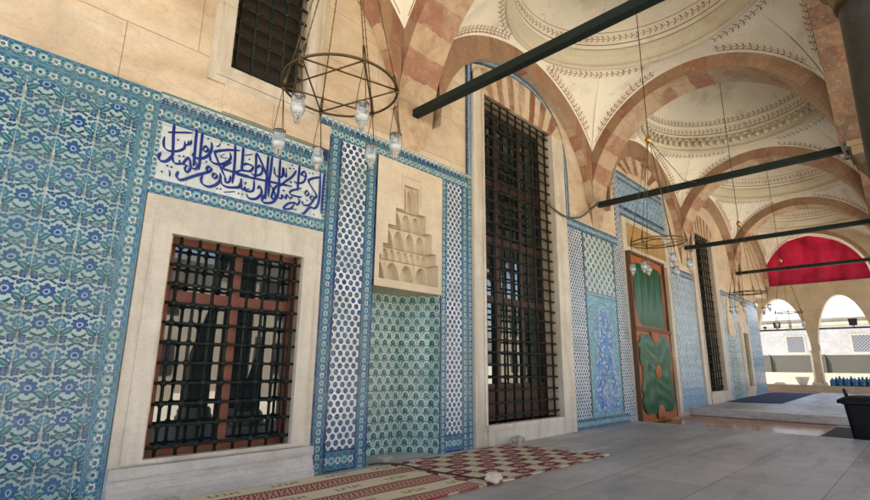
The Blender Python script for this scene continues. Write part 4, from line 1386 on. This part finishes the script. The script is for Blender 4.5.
# ------------------------------------------------------------------ far end of the portico
EX0, EX1 = 23.20, 23.62
EC = 2.82
ew = empty('end_wall', (EX0, EC, 0), 'brown stone end wall with a large red arch above two small open arches', 'wall')
lows = [(3.95, .87), (2.05, .83), (.18, .80)]
def zl(y):
    for c, h in lows:
        if abs(y - c) < h:
            q = 1 - ((y - c)/h)**2
            return 1.65 + 2.05 * q**.56
    return None
def zbig(y, a=1.80, h=1.86):
    d = (y - EC)/a
    return 4.20 + h * sqrt(max(0, 1 - d*d)) * (1 - .02*abs(d)) if abs(d) < 1 else None
m = MB(); n = 300; ya, yb = -1.2, 6.2
for i in range(n):
    y0, y1 = ya + (yb-ya)*i/n, ya + (yb-ya)*(i+1)/n; yc = (y0+y1)/2
    e0, e1 = zl(y0), zl(y1); c = zl(yc)
    b0, b1 = (e0 or 1.65, e1 or 1.65) if c else (.44, .44)
    g = zbig(yc)
    g0, g1 = zbig(y0) or 4.2, zbig(y1) or 4.2
    for x, f in ((EX0, False), (EX1, True)):
        def F(a, b, c_, d):
            q = [(x, y1, a), (x, y0, b), (x, y0, c_), (x, y1, d)]
            m.face(q[::-1] if f else q)
        if g:
            F(b1, b0, 4.2, 4.2); F(g1, g0, 8.2, 8.2)
        else:
            F(b1, b0, 8.2, 8.2)
    if c: m.face([(EX0, y0, b0), (EX0, y1, b1), (EX1, y1, b1), (EX1, y0, b0)], smooth=True)
    if g:
        m.face([(EX0, y0, g0), (EX0, y1, g1), (EX1, y1, g1), (EX1, y0, g0)], smooth=True)
        m.face([(EX0, y1, 4.2), (EX0, y0, 4.2), (EX1, y0, 4.2), (EX1, y1, 4.2)])
for c, h in lows:
    for s in (-1, 1): m.face([(EX0, c+s*h, .44), (EX0, c+s*h, 1.65), (EX1, c+s*h, 1.65), (EX1, c+s*h, .44)])
m.build('wall', M['end_stone'], ew)
m = MB(); n = 48; vv = 21
for i in range(n):
    p = []
    for t in (i/n, (i+1)/n):
        a = PI*(1-t)
        p.append(((EC+1.79*cos(a), 4.2+1.85*sin(a)), (EC+2.0*cos(a), 4.2+2.08*sin(a)), (EC+1.86*cos(a), 4.2+1.93*sin(a))))
    for (k0, k1, mi, x) in ((0, 2, 0, EX0-.045), (2, 1, 1, EX0-.03)):
        q = [(x, p[0][k0][0], p[0][k0][1]), (x, p[1][k0][0], p[1][k0][1]), (x, p[1][k1][0], p[1][k1][1]), (x, p[0][k1][0], p[0][k1][1])]
        m.face(q, uv=[(i/n*vv,0),((i+1)/n*vv,0),((i+1)/n*vv,.2),(i/n*vv,.2)], mi=mi)
    a, b = p[0][0], p[1][0]
    m.face([(EX0-.045, a[0], a[1]), (EX0-.045, b[0], b[1]), (EX0+.01, b[0], b[1]), (EX0+.01, a[0], a[1])], mi=0)
    a, b = p[0][1], p[1][1]
    m.face([(EX0-.03, a[0], a[1]), (EX0+.01, a[0], a[1]), (EX0+.01, b[0], b[1]), (EX0-.03, b[0], b[1])], mi=1)
m.build('arch_band', [M['band_plaster'], M['arch_face']], ew)
for c0 in (3.0 + .02, 1.115):
    m = MB(); m.lathe([(.24, .46), (.24, .52), (.19, .58), (.165, .62), (.165, 1.62), (.17, 1.66), (.20, 1.70)], ((EX0+EX1)/2, c0, 0), 24)
    m.build('half_column', M['carved_stone'], ew)
# red cloth in the big arch
m = MB()
def cl(u, v):
    y = EC - 1.79 + 3.58*u
    zt = (zbig(y) or 4.2) - .012
    zt = max(zt, 4.24)
    z = 4.195 + (zt - 4.195)*v
    return (EX0 + .10 + .07*sin(u*24 + 1.8*sin(v*3)) + .03*sin(u*57 + v*4), y, z)
m.grid(cl, 90, 14, uvfn=lambda u, v: (u*3.6, v*1.85))
tag(m.build('red_cloth', M['red_cloth']), 'crimson red cloth hung across the large end arch', 'cloth')

# ledge, basin, bottles
m = MB(); m.box(23.02, 24.3, -1.2, 6.2, -.3, .45)
LE = m.build('stone_ledge', M['end_stone'], bevel=.02); tag(LE, 'low pale stone ledge under the two small open arches', 'ledge')
b = empty('wash_basin', (23.28, 3.52, .45), 'small white stone basin on the ledge beside the half column', 'basin')
m = MB(); m.lathe([(.10, 0), (.12, .02), (.16, .10), (.20, .20), (.225, .27), (.225, .30), (.20, .30), (.17, .22), (.11, .10), (.001, .08)], (23.28, 3.52, .45), 28)
m.build('bowl', M['basin_white'], b)
def bottle():
    e = empty('water_bottle', (0, 0, 0), 'x', 'bottle', 'blue water bottles on the ledge')
    m = MB(); m.lathe([(.001, 0), (.075, 0), (.085, .015), (.085, .09), (.08, .10), (.085, .11), (.085, .20), (.07, .25), (.028, .29), (.026, .32)], n=16)
    m.build('body', M['bottle_blue'], e, local=True)
    m = MB(); m.lathe([(.03, .315), (.03, .345), (.001, .35)], n=12); m.build('cap', M['bottle_cap'], e, local=True)
    return e
b0 = bottle()
for i in range(11):
    o = b0 if i == 0 else copy_tree(b0)
    o.location = (23.18 + .09*(i % 2) + rnd.uniform(-.02, .02), 2.62 - i*.105, .45)
    o.scale = (1, 1, rnd.uniform(.8, 1.08)); o.rotation_euler.z = rnd.uniform(0, 6)
    o['label'] = 'large blue water bottle in the row along the stone ledge'
m = MB(); m.lathe([(.001, 0), (.12, .0), (.17, .08), (.18, .16), (.14, .25), (.06, .31), (.001, .33)], (23.2, 1.42, .45), 18)
m.ball((23.2, 1.42, .80), .035)
tag(m.build('black_kettle', M['lamp_black']), 'round black kettle at the right end of the blue bottles', 'kettle')
m = MB(); m.box(23.05, 23.22, 4.05, 4.40, .455, .50); m.box(23.06, 23.2, 4.08, 4.36, .50, .535)
tag(m.build('folded_towel', M['basin_white'], bevel=.015), 'folded white towel on the ledge near the tiled wall', 'towel')
# rod under the end arches, with floodlights standing on it
m = MB(); m.tube([(EX0+.2, 4.85, 2.50), (EX0+.2, -.6, 2.50)], .03, 8)
tag(m.build('arch_rod', M['rod_iron']), 'thin iron rod across the two small open arches', 'tie rod')
for y, lab, s in ((4.09, 'small black floodlight on the rod in the left small arch', 1), (1.78, 'small black floodlight on the rod in the right small arch', 1.1), (4.5, 'tiny black lamp on the rod beside the tiled wall end', .45)):
    e = empty('floodlight', (EX0+.2, y, 2.53), lab, 'floodlight', 'floodlights on the end rod')
    m = MB()
    m.prism([(-.10*s, .05), (.10*s, .05), (.12*s, .27*s), (-.12*s, .27*s)], -.06, .06)
    M_ = [(-p[1], p[0], p[2]) for p in m.v]; m.v = M_
    m.build('housing', M['lamp_black'], e, local=True, bevel=.006)
    m = MB(); m.tube([(0, -.02, 0), (0, -.02, .07)], .012, 6); m.tube([(0, .02, 0), (0, .02, .07)], .012, 6); m.build('bracket', M['lamp_black'], e, local=True)

# courtyard beyond the end wall
s = empty('courtyard_screen', (27.2, 3, 0), 'long grey screen standing on a cream wall beyond the arches', 'screen')
m = MB(); m.box(27.2, 27.5, -9, 14, -.6, .88); m.build('wall', M['cream_render'], s)
m = MB(); m.box(27.3, 27.36, -9, 14, .88, 1.63); m.build('screen_panel', M['grey_screen'], s)
for k in range(12):
    m = MB(); y = -8.8 + k*2; m.box(27.24, 27.30, y, y+.06, .88, 1.66); m.build('post', M['grey_screen'], s)
def house(name, label, x0, y0, y1, z1, wins, lat, roofd):
    h = empty(name, (x0, (y0+y1)/2, -.6), label, 'building')
    m = MB(); m.box(x0, x0+9, y0, y1, -.6, z1); m.build('wall', M['white_render'], h)
    m = MB()
    m.prism([(x0-.45, z1+.004), (x0+9.4, z1+.004), (x0+9.4, z1+1.2), (x0+4.5, z1+1.4), (x0-.45, z1+.22)], y0-.3, y1+.3)
    m.build('roof', M['roof_lead'], h)
    m = MB(); m.box(x0-.16, x0-.002, y0, y1, z1-.42, z1-.24); m.build('cornice', M['cream_render'], h)
    for (ya, yb, za, zb) in wins:
        m = MB(); m.box(x0-.05, x0+.02, ya-.09, yb+.09, za-.09, zb+.09)
        f = m.build('window', M['cream_render'], h)
        m = MB(); m.box(x0-.07, x0-.05, ya, yb, za, zb, skip='r'); m.build('lattice', M['lattice_far'], f)
    return h
house('white_building', 'sunlit white building with lattice windows across the far courtyard', 42, -16, 24, 4.35,
      [(y, y+.95, 2.15, 3.2) for y in (-8.0, -4.5, -1.0, 2.45, 5.95, 9.4, 12.9)], True, 1)

# a plain courtyard range opposite, seen in the window panes
h = empty('courtyard_building', (8, -17, -.6), 'pale courtyard building mirrored in the window panes', 'building')
m = MB(); m.box(-14, 36, -22, -17, -.6, 6.2); m.build('wall', M['cream_render'], h)
m = MB(); m.prism([(-14.4, 6.204), (36.4, 6.204), (36.4, 6.5), (-14.4, 6.5)], -22.4, -16.5); m.build('roof', M['roof_lead'], h)
for k in range(14):
    for z in (.6, 3.5):
        x = -12 + k*3.4
        m = MB(); m.box(x, x+1.1, -17.03, -16.98, z, z+1.7); m.build('window', M['inner_dark'], h)

# ------------------------------------------------------------------ floors
def sheet(name, x0, x1, y0, y1, z, mat, z1=None, nx=1, skirt=.4):
    m = MB(); z1 = z if z1 is None else z1
    m.face([(x0, y0, z), (x1, y0, z1), (x1, y1, z1), (x0, y1, z)])
    for (a, b) in (((x0,y0,z),(x1,y0,z1)), ((x1,y0,z1),(x1,y1,z1)), ((x0,y1,z),(x0,y0,z))):
        m.face([(a[0],a[1],a[2]-skirt), (b[0],b[1],b[2]-skirt), b, a])
    o = m.build(name, mat); o['kind'] = 'structure'; return o
sheet('portico_floor', -7, 10.0, -.62, D + .3, 0, M['floor_marble'])
sheet('passage_floor', 10.0, 13.1, 1.52, D + .02, -.07, M['passage_floor'])
sheet('passage_paving', 10.0, 13.1, -.62, 1.52, -.074, M['floor_marble'])
sheet('platform_floor', 13.1, 24.0, -.62, D + 2.2, .09, M['floor_marble'], .235)
m = MB(); m.box(13.06, 13.10, 1.0, D, -.06, .093); m.box(13.06, 13.35, -.5, D - .002, .0935, .100)
o = m.build('platform_kerb', M['sill_marble'], bevel=.01); o['kind'] = 'structure'
m = MB(); m.face([(-400, -400, -.6), (400, -400, -.6), (400, 400, -.6), (-400, 400, -.6)])
o = m.build('courtyard_ground', M['courtyard_paving']); o['kind'] = 'structure'

# ------------------------------------------------------------------ rugs on the floor
def rug(name, c, z, mat, label, uvf, nu=40, nv=24, wave=.006, th=.012):
    """c: corners bl, br, tr, tl"""
    m = MB()
    def P(u, v, dz=0):
        a = [c[0][k]*(1-u)*(1-v) + c[1][k]*u*(1-v) + c[2][k]*u*v + c[3][k]*(1-u)*v for k in (0, 1)]
        zz_ = z(a[0]) if callable(z) else z
        h = wave*(sin(a[0]*5.3 + 2*sin(a[1]*3)) + sin(a[1]*7.1 + a[0]*2)) * .5 + wave
        ed = .006*sin(a[0]*9 + a[1]*13)
        return (a[0] + ed, a[1] + ed, zz_ + th + h + dz)
    m.grid(lambda u, v: P(u, v), nu, nv, uvfn=lambda u, v: uvf(*P(u, v)[:2]))
    per = [(i/nu, 0) for i in range(nu)] + [(1, j/nv) for j in range(nv)] + [(1-i/nu, 1) for i in range(nu)] + [(0, 1-j/nv) for j in range(nv)]
    for i in range(len(per)):
        a, b = P(*per[i]), P(*per[(i+1) % len(per)])
        za = z(a[0]) if callable(z) else z
        m.face([(a[0], a[1], za + .003), (b[0], b[1], za + .003), b, a], uv=[uvf(a[0], a[1])]*4)
    o = m.build(name, mat); tag(o, label, 'rug'); return o
rug('striped_kilim', [(-2.2, 2.86), (3.56, 2.88), (3.545, 4.11), (-2.2, 4.115)], 0, M['kilim_stripes'], 'cream and red striped kilim rug on the floor under the low window', lambda x, y: (x, 4.135 - y), 90, 20)
R2 = rug('diamond_kilim', [(3.59, 2.87), (5.83, 2.84), (5.58, 4.06), (3.585, 4.12)], 0, M['kilim_diamonds'], 'maroon and cream diamond patterned kilim rug before the niche', lambda x, y: (x, y - 2.9))
m = MB()
for k in range(60):
    f = k/59; x = 5.83 - .25*f; y = 2.85 + 1.2*f
    m.box(x + .004, x + .045 + rnd.uniform(0, .02), y - .004, y + .006, .004, .010)
m.build('fringe', M['fringe'], R2)
pz = lambda x: .09 + (x - 13.1) * .0133
rug('navy_carpet', [(16.0, 2.95), (21.3, 3.0), (21.0, 4.16), (15.7, 4.14)], pz, M['navy_carpet'], 'navy blue carpet on the far platform by the tiled wall', lambda x, y: (x, y), 20, 8)
rug('brown_carpet', [(21.5, 2.95), (22.9, 2.95), (22.9, 4.5), (21.4, 4.5)], pz, M['brown_carpet'], 'reddish brown carpet beyond the navy one', lambda x, y: (x, y), 10, 8)
m = MB(); m.box(10.35, 12.4, .62, 1.46, -.068, -.048)
tag(m.build('rubber_mat', M['mat_rubber'], bevel=.006), 'black rubber mat on the passage beside the black bin', 'mat')
m = MB()
P = catmull([(3.42, 4.27, .012), (3.50, 4.12, .034), (3.57, 3.95, .036), (3.565, 3.6, .038), (3.60, 3.25, .038), (3.66, 2.98, .036), (3.72, 2.86, .012)], 6)
m.tube(P, .007, 6); tag(m.build('floor_cord', M['cord']), 'thin black cord lying along the seam between the two kilims', 'cord')

# loose stones
def lump(name, pos, size, label, seed, mat, boxy=.6):
    r = random.Random(seed); m = MB()
    ph = [r.uniform(0, 6) for _ in range(6)]
    def fn(u, v):
        a = 2*PI*u; b = PI*(v - .5)
        x, y, z = cos(b)*cos(a), cos(b)*sin(a), sin(b)
        k = max(abs(x), abs(y), abs(z)); k = (1/k)**boxy
        k *= 1 + .13*sin(3*a + ph[0])*cos(b) + .09*sin(5*b + ph[1]) + .10*sin(2*a + 3*b + ph[2]) + .05*sin(7*a + ph[3])*cos(b) + .04*sin(9*b + 5*a + ph[4])
        return (pos[0] + x*k*size[0], pos[1] + y*k*size[1], pos[2] + size[2]*.92 + max(z*k, -.92)*size[2])
    m.grid(fn, 30, 16, smooth=False)
    return tag(m.build(name, mat, weld=True), label, 'stone', 'loose stones holding down the rugs')
lump('loose_stone', (1.36, 3.86, .022), (.075, .055, .042), 'brown stone lump at the bottom left below the marble sill', 1, M['rubble'], .4)
lump('loose_stone', (3.60, 4.22, .0), (.075, .05, .045), 'small broken stone on the floor at the foot of the niche', 2, M['rubble'], .5)
lump('loose_stone', (3.70, 2.87, .018), (.075, .055, .042), 'pale rounded stone on the front corner between the two kilims', 3, M['carved_stone'], .4)
lump('loose_stone', (5.70, 4.02, .01), (.075, .065, .055), 'squared stone block under the tall window sill', 4, M['rubble'], .6)

# ------------------------------------------------------------------ door curtain
CX0, CX1, CZ0, CZ1 = 10.0, 11.86, -.03, 3.34
cu = empty('door_curtain', ((CX0+CX1)/2, D - .1, CZ0), 'orange leather door curtain with glossy green panels over the doorway', 'curtain')
cw, ch = CX1-CX0, CZ1-CZ0
def cp_(u, v, y): return (CX0 + cw*u, y, CZ0 + ch*v)
def sag(u, v): return .018*sin(v*17 + 2*sin(u*5)) + .012*sin(u*9 + v*6)
for (va, vb) in ((0.0, .528), (.548, 1.0)):
    m = MB()
    m.grid(lambda u, v: cp_(u, va + (vb-va)*v, D - .10 - (.025 if va == 0 else 0) + .5*sag(u, va + (vb-va)*v)), 24, 30, uvfn=lambda u, v: (u*cw, v*ch))
    y = D - .10 - (.025 if va == 0 else 0)
    m.box(CX0, CX1, y + .02, y + .06, CZ0 + ch*va, CZ0 + ch*vb)
    m.build('leather_flap', M['leather_orange'], cu)
m = MB()
m.box(CX0 - .04, CX1 + .03, D - .165, D - .06, CZ0 + ch*.528, CZ0 + ch*.549)
for x in (CX0 - .022, CX1 - .012): m.box(x, x + .034, D - .145, D - .052, CZ0, CZ1 + .02)
m.box(CX0 - .03, CX1 + .03, D - .15, D - .052, CZ1, CZ1 + .05)
m.build('trim', M['leather_trim'], cu, bevel=.008)
def green(rows, y, deep):
    """rows: (v, half width) from the bottom up, u centred on .5"""
    R_ = [(v, w + .018*sin(v*75) + .010*sin(v*118)) for v, w in catmull(rows, 8)]
    m = MB(); n = len(R_) - 1
    def fn(a, b):
        v, w = R_[min(n, int(round(b*n)))]
        u = .5 + (a*2-1)*w
        ed = min(1, 6*min(a, 1-a)) * min(1, 7*min(b, 1-b))
        wr = .5*sin(v*70 + 3*sin(u*7 + v*11)) + .35*sin(u*30 + 5*sin(v*9)) + .3*sin((u + v)*41 + 2*sin(u*13))
        return cp_(u, v, y - .008 - ed*(.014 + deep*wr))
    m.grid(fn, 36, n, uvfn=lambda u, v: (u, v))
    return m.build('green_panel', M['leather_green'], cu)
green([(.040, .34), (.052, .40), (.08, .435), (.12, .45), (.17, .445), (.21, .44), (.245, .43), (.272, .405), (.285, .395), (.298, .405), (.325, .43), (.36, .445), (.40, .455), (.44, .455), (.475, .43), (.50, .39), (.511, .32)], D - .135, .010)
# upper panel with two peaks and an orange point between them
m = MB()
def up(a, b):
    u = .085 + .83*a
    top = .955 - .055*math.exp(-((u-.5)/.10)**2) - .022*math.exp(-((abs(u-.5)-.40)/.05)**2)
    v = .562 + (top-.562)*b
    ed = min(1, 6*min(a, 1-a)) * min(1, 7*min(b, 1-b))
    wr = .7*sin(u*34 + 1.3*sin(v*12)) + .3*sin(u*63 + v*8)
    return cp_(u, v, D - .112 - ed*(.014 + .007*wr))
m.grid(up, 60, 24, uvfn=lambda u, v: (u, v)); m.build('green_panel', M['leather_green'], cu)
for (u, v, r) in ((.5, .285, .15), (.5, .522, .22), (.5, .03, .20)):
    m = MB(); m.lathe([(.001, .03), (r*.6, .026), (r*.92, .012), (r, 0)], n=28)
    m.v = [(CX0 + cw*u + p[0], D - .158 - p[2]*.7, max(CZ0 + .03, min(CZ0 + ch*.527 if v > .4 else 9, CZ0 + ch*v + p[1]))) for p in m.v]
    m.build('roundel', M['leather_orange'], cu)

# ------------------------------------------------------------------ ring lamps
def ring_lamp(label):
    e = empty('ring_lamp', (0, 0, 0), label, 'lamp', 'iron ring lamps hanging under the domes')
    R = .335
    m = MB(); P = [(R*cos(2*PI*k/64), R*sin(2*PI*k/64), 0) for k in range(65)]
    m.tube(P, .0078, 8, cap=False)
    m.build('ring', M['bronze'], e, local=True)
    m = MB()
    A = [(R*cos(PI*k/3 + .3), R*sin(PI*k/3 + .3), 0) for k in range(6)]
    for k in range(6):
        a, b = Vector(A[k]), Vector(A[(k+2) % 6])
        b.z += .003*(k % 2)
        m.tube([a, b], .0050, 6)
    m.build('star_brace', M['bronze'], e, local=True)
    K = 1.42
    for k in range(6):
        m = MB(); a = Vector(A[k]); b = Vector((A[k][0]*.07, A[k][1]*.07, K))
        m.tube([a, a.lerp(b, .07)], [.012, .008], 8)
        m.tube([a.lerp(b, .07), b], .0034, 6)
        for j in range(2, 26):
            m.ball(a.lerp(b, j/26), .0060, n=6, m=4)
        m.build('chain', M['bronze'], e, local=True)
    m = MB(); m.lathe([(.001, K-.03), (.03, K-.01), (.045, K+.03), (.03, K+.07), (.012, K+.10), (.001, K+.11)], n=16)
    m.build('knob', M['gilt'], e, local=True)
    m = MB(); m.tube([(0, 0, K+.10), (0, 0, 5.40)], .006, 6); m.build('wire', M['cord'], e, local=True)
    for k in range(6):
        a = PI*k/3 + .3 + PI/6*(0 if k % 2 else 0.0)
        c = Vector((R*cos(a), R*sin(a), 0)); dz = -.27 - .03*((k*7) % 3)
        l = bpy.data.objects.new('glass_lamp', None); COL.objects.link(l); l.parent = e; l.location = c; l.empty_display_size = .05
        m = MB()
        m.lathe([(.001, dz-.115), (.012, dz-.11), (.016, dz-.085), (.030, dz-.06), (.040, dz-.03), (.036, dz), (.030, dz+.012), (.036, dz+.045), (.034, dz+.045), (.028, dz+.012), (.033, dz), (.036, dz-.03), (.026, dz-.055), (.001, dz-.065)], n=20)
        g = m.build('glass_cup', M['lamp_glass'], l, local=True)
        m = MB(); m.lathe([(.001, dz-.056), (.024, dz-.05), (.031, dz-.028), (.001, dz-.022)], n=14); m.build('oil', M['lamp_oil'], l, local=True)
        m = MB()
        for q in range(3):
            w = 2*PI*q/3 + .4
            m.tube([(0, 0, -.012), (.036*cos(w)*.6, .036*sin(w)*.6, dz*.5), (.034*cos(w), .034*sin(w), dz+.045), (.032*cos(w), .032*sin(w), dz+.008)], .0022, 5)
        m.tube([(.0345*cos(2*PI*q/20), .0345*sin(2*PI*q/20), dz+.043) for q in range(21)], .0028, 5, cap=False)
        m.ball((0, 0, -.012), .012, n=8, m=5)
        m.build('hanger', M['bronze'], l, local=True)
    return e
L0 = ring_lamp('iron ring lamp with star brace and glass cups, hanging large near the calligraphy')
LL = ['', 'iron ring lamp hanging in front of the door curtain', 'iron ring lamp hanging before the second tall window', 'farthest iron ring lamp, hanging near the red cloth']
for i, (p, a) in enumerate((((1.49, 2.26, 2.60), 0), ((6.50, 2.30, 2.60), .5), ((11.5, 2.42, 2.50), .2), ((16.3, 2.55, 2.50), .9))):
    o = L0 if i == 0 else copy_tree(L0)
    o.location = p; o.rotation_euler.z = a
    if i: o['label'] = LL[i]

# cable slung from the tall window to the rod, stay wires
m = MB(); m.tube(catmull([(6.95, D-.05, 3.72), (7.10, D-.10, 3.62), (7.4, D-.10, 3.57), (7.75, D-.08, 3.60), (8.1, D-.08, 3.70), (8.5, D-.09, 3.94), (8.72, D-.10, 4.08), (8.83, D-.1, 4.16)], 6), .017, 8)
tag(m.build('slack_cable', M['cable_rubber']), 'grey cable slung from the tall window to the tie rod', 'cable')
m = MB(); m.tube([(6.50, 2.30, 4.05), (8.0, 2.35, 3.90), (8.84, 2.4, 4.11)], .005, 5)
tag(m.build('stay_wire', M['cord']), 'thin stay wire from the lamp knob to the tie rod', 'wire')

# ------------------------------------------------------------------ wheelie bin
bx, by, bz = 10.30, .80, -.074
BN = empty('wheelie_bin', (bx, by, bz), 'black wheeled rubbish bin standing at the right edge by the mat', 'bin')
m = MB()
def bb(u, v):
    a = 2*PI*u; s = 1/max(abs(cos(a)), abs(sin(a)))**.82
    k = .80 + .20*v
    return (bx + .27*k*s*cos(a), by + .27*k*s*sin(a), bz + .05 + .56*v)
m.grid(bb, 40, 8); m.face([bb(k/40, 0) for k in range(40)][::-1])
m.grid(lambda u, v: (bx + (bb(u, 1)[0]-bx)*(1 + .09*v), by + (bb(u, 1)[1]-by)*(1 + .09*v), bz + .61 - .05*(1-v)*0 - .045*v), 40, 1)
m.build('body', M['bin_plastic'], BN)
m = MB()
def lid(u, v):
    a = 2*PI*u; s = 1/max(abs(cos(a)), abs(sin(a)))**.82; k = 1.15*(1 - v)
    return (bx + .28*k*s*cos(a), by + .30*k*s*sin(a), bz + .625 + .075*(1 - (1-v)**3))
m.grid(lid, 40, 8); m.grid(lambda u, v: (lid(u, 0)[0], lid(u, 0)[1], bz + .58 + .045*v), 40, 1)
m.build('lid', M['bin_plastic'], BN)
m = MB(); m.tube([(bx-.05, by+.22, bz+.67), (bx-.06, by+.24, bz+.78), (bx+.06, by+.24, bz+.78), (bx+.05, by+.22, bz+.67)], .018, 8); m.build('handle', M['bin_plastic'], BN)
for sg in (-1, 1):
    m = MB(); m.lathe([(.001, -.03), (.07, -.03), (.08, -.015), (.08, .015), (.07, .03), (.001, .03)], n=20)
    m.v = [(bx + sg*.22, by - .17 + p[0], bz + .08 + p[1]) for p in m.v] if False else [(bx + sg*.25 + p[2], by - .15 + p[0], bz + .08 + p[1]) for p in m.v]
    m.build('wheel', M['lamp_black'], BN)

# outer lean-to porch along the arcade (its timber roof shades the portico)
op = empty('outer_porch', (8, -2.5, -.6), 'outer lean-to porch of dark timber along the arcade', 'porch')
m = MB()
yA, zA, yB, zB = -.46, 5.75, -2.7, 4.95
m.face([(-7, yB, zB), (24, yB, zB), (24, yA, zA), (-7, yA, zA)][::-1]); m.face([(-7, yB, zB+.18), (24, yB, zB+.18), (24, yA, zA+.18), (-7, yA, zA+.18)])
m.face([(-7, yB, zB), (24, yB, zB), (24, yB, zB+.18), (-7, yB, zB+.18)])
m.build('roof', M['brown_wood'], op)
for k in range(8):
    m = MB(); m.lathe([(.11, 0), (.11, .12), (.07, .2), (.065, 4.9), (.11, 5.2), (.11, 5.54)], (-6 + k*4.2, -2.55, -.6), 16); m.build('post', M['pale_marble'], op)

# ------------------------------------------------------------------ light, sky, camera
SUN_EL, SUN_AZ = math.radians(64), math.radians(-20)      # azimuth from +y towards +x
sd = Vector((sin(SUN_AZ)*cos(SUN_EL), cos(SUN_AZ)*cos(SUN_EL), sin(SUN_EL)))
su = bpy.data.lights.new('sun', 'SUN'); su.energy = 5.0; su.angle = math.radians(.5); su.color = (1, .95, .86)
so = bpy.data.objects.new('sun', su); COL.objects.link(so)
so.rotation_euler = (-sd).to_track_quat('-Z', 'Y').to_euler()
w = bpy.data.worlds.new('World'); SC.world = w; w.use_nodes = True
nt = w.node_tree; bg = nt.nodes['Background']
sk = nt.nodes.new('ShaderNodeTexSky'); sk.sky_type = 'NISHITA'; sk.sun_disc = False
sk.sun_elevation = SUN_EL; sk.sun_rotation = SUN_AZ % (2*PI); sk.air_density = 1.0; sk.dust_density = 2.5; sk.ozone_density = .6
nt.links.new(sk.outputs[0], bg.inputs[0]); bg.inputs[1].default_value = .11

cam = bpy.data.cameras.new('camera'); co = bpy.data.objects.new('camera', cam); COL.objects.link(co)
cam.sensor_width = 36; cam.lens = 20.484; cam.clip_end = 1500; cam.clip_start = .05
r_ = Vector((0.698344, -0.71569, 0.010167)); u_ = Vector((-0.17029, -0.152333, 0.973548)); f_ = Vector((0.69521, 0.681603, 0.228256))
co.matrix_world = Matrix(((r_.x, u_.x, -f_.x, 0), (r_.y, u_.y, -f_.y, 0), (r_.z, u_.z, -f_.z, 1.0), (0, 0, 0, 1)))
SC.camera = co
vs = SC.view_settings; vs.view_transform = 'Standard'; vs.look = 'None'; vs.gamma = 1; vs.use_curve_mapping = False
vs.exposure = 2.8
SC.cycles.max_bounces = 10; SC.cycles.diffuse_bounces = 6; SC.cycles.use_denoising = True
SC.cycles.sample_clamp_indirect = 8
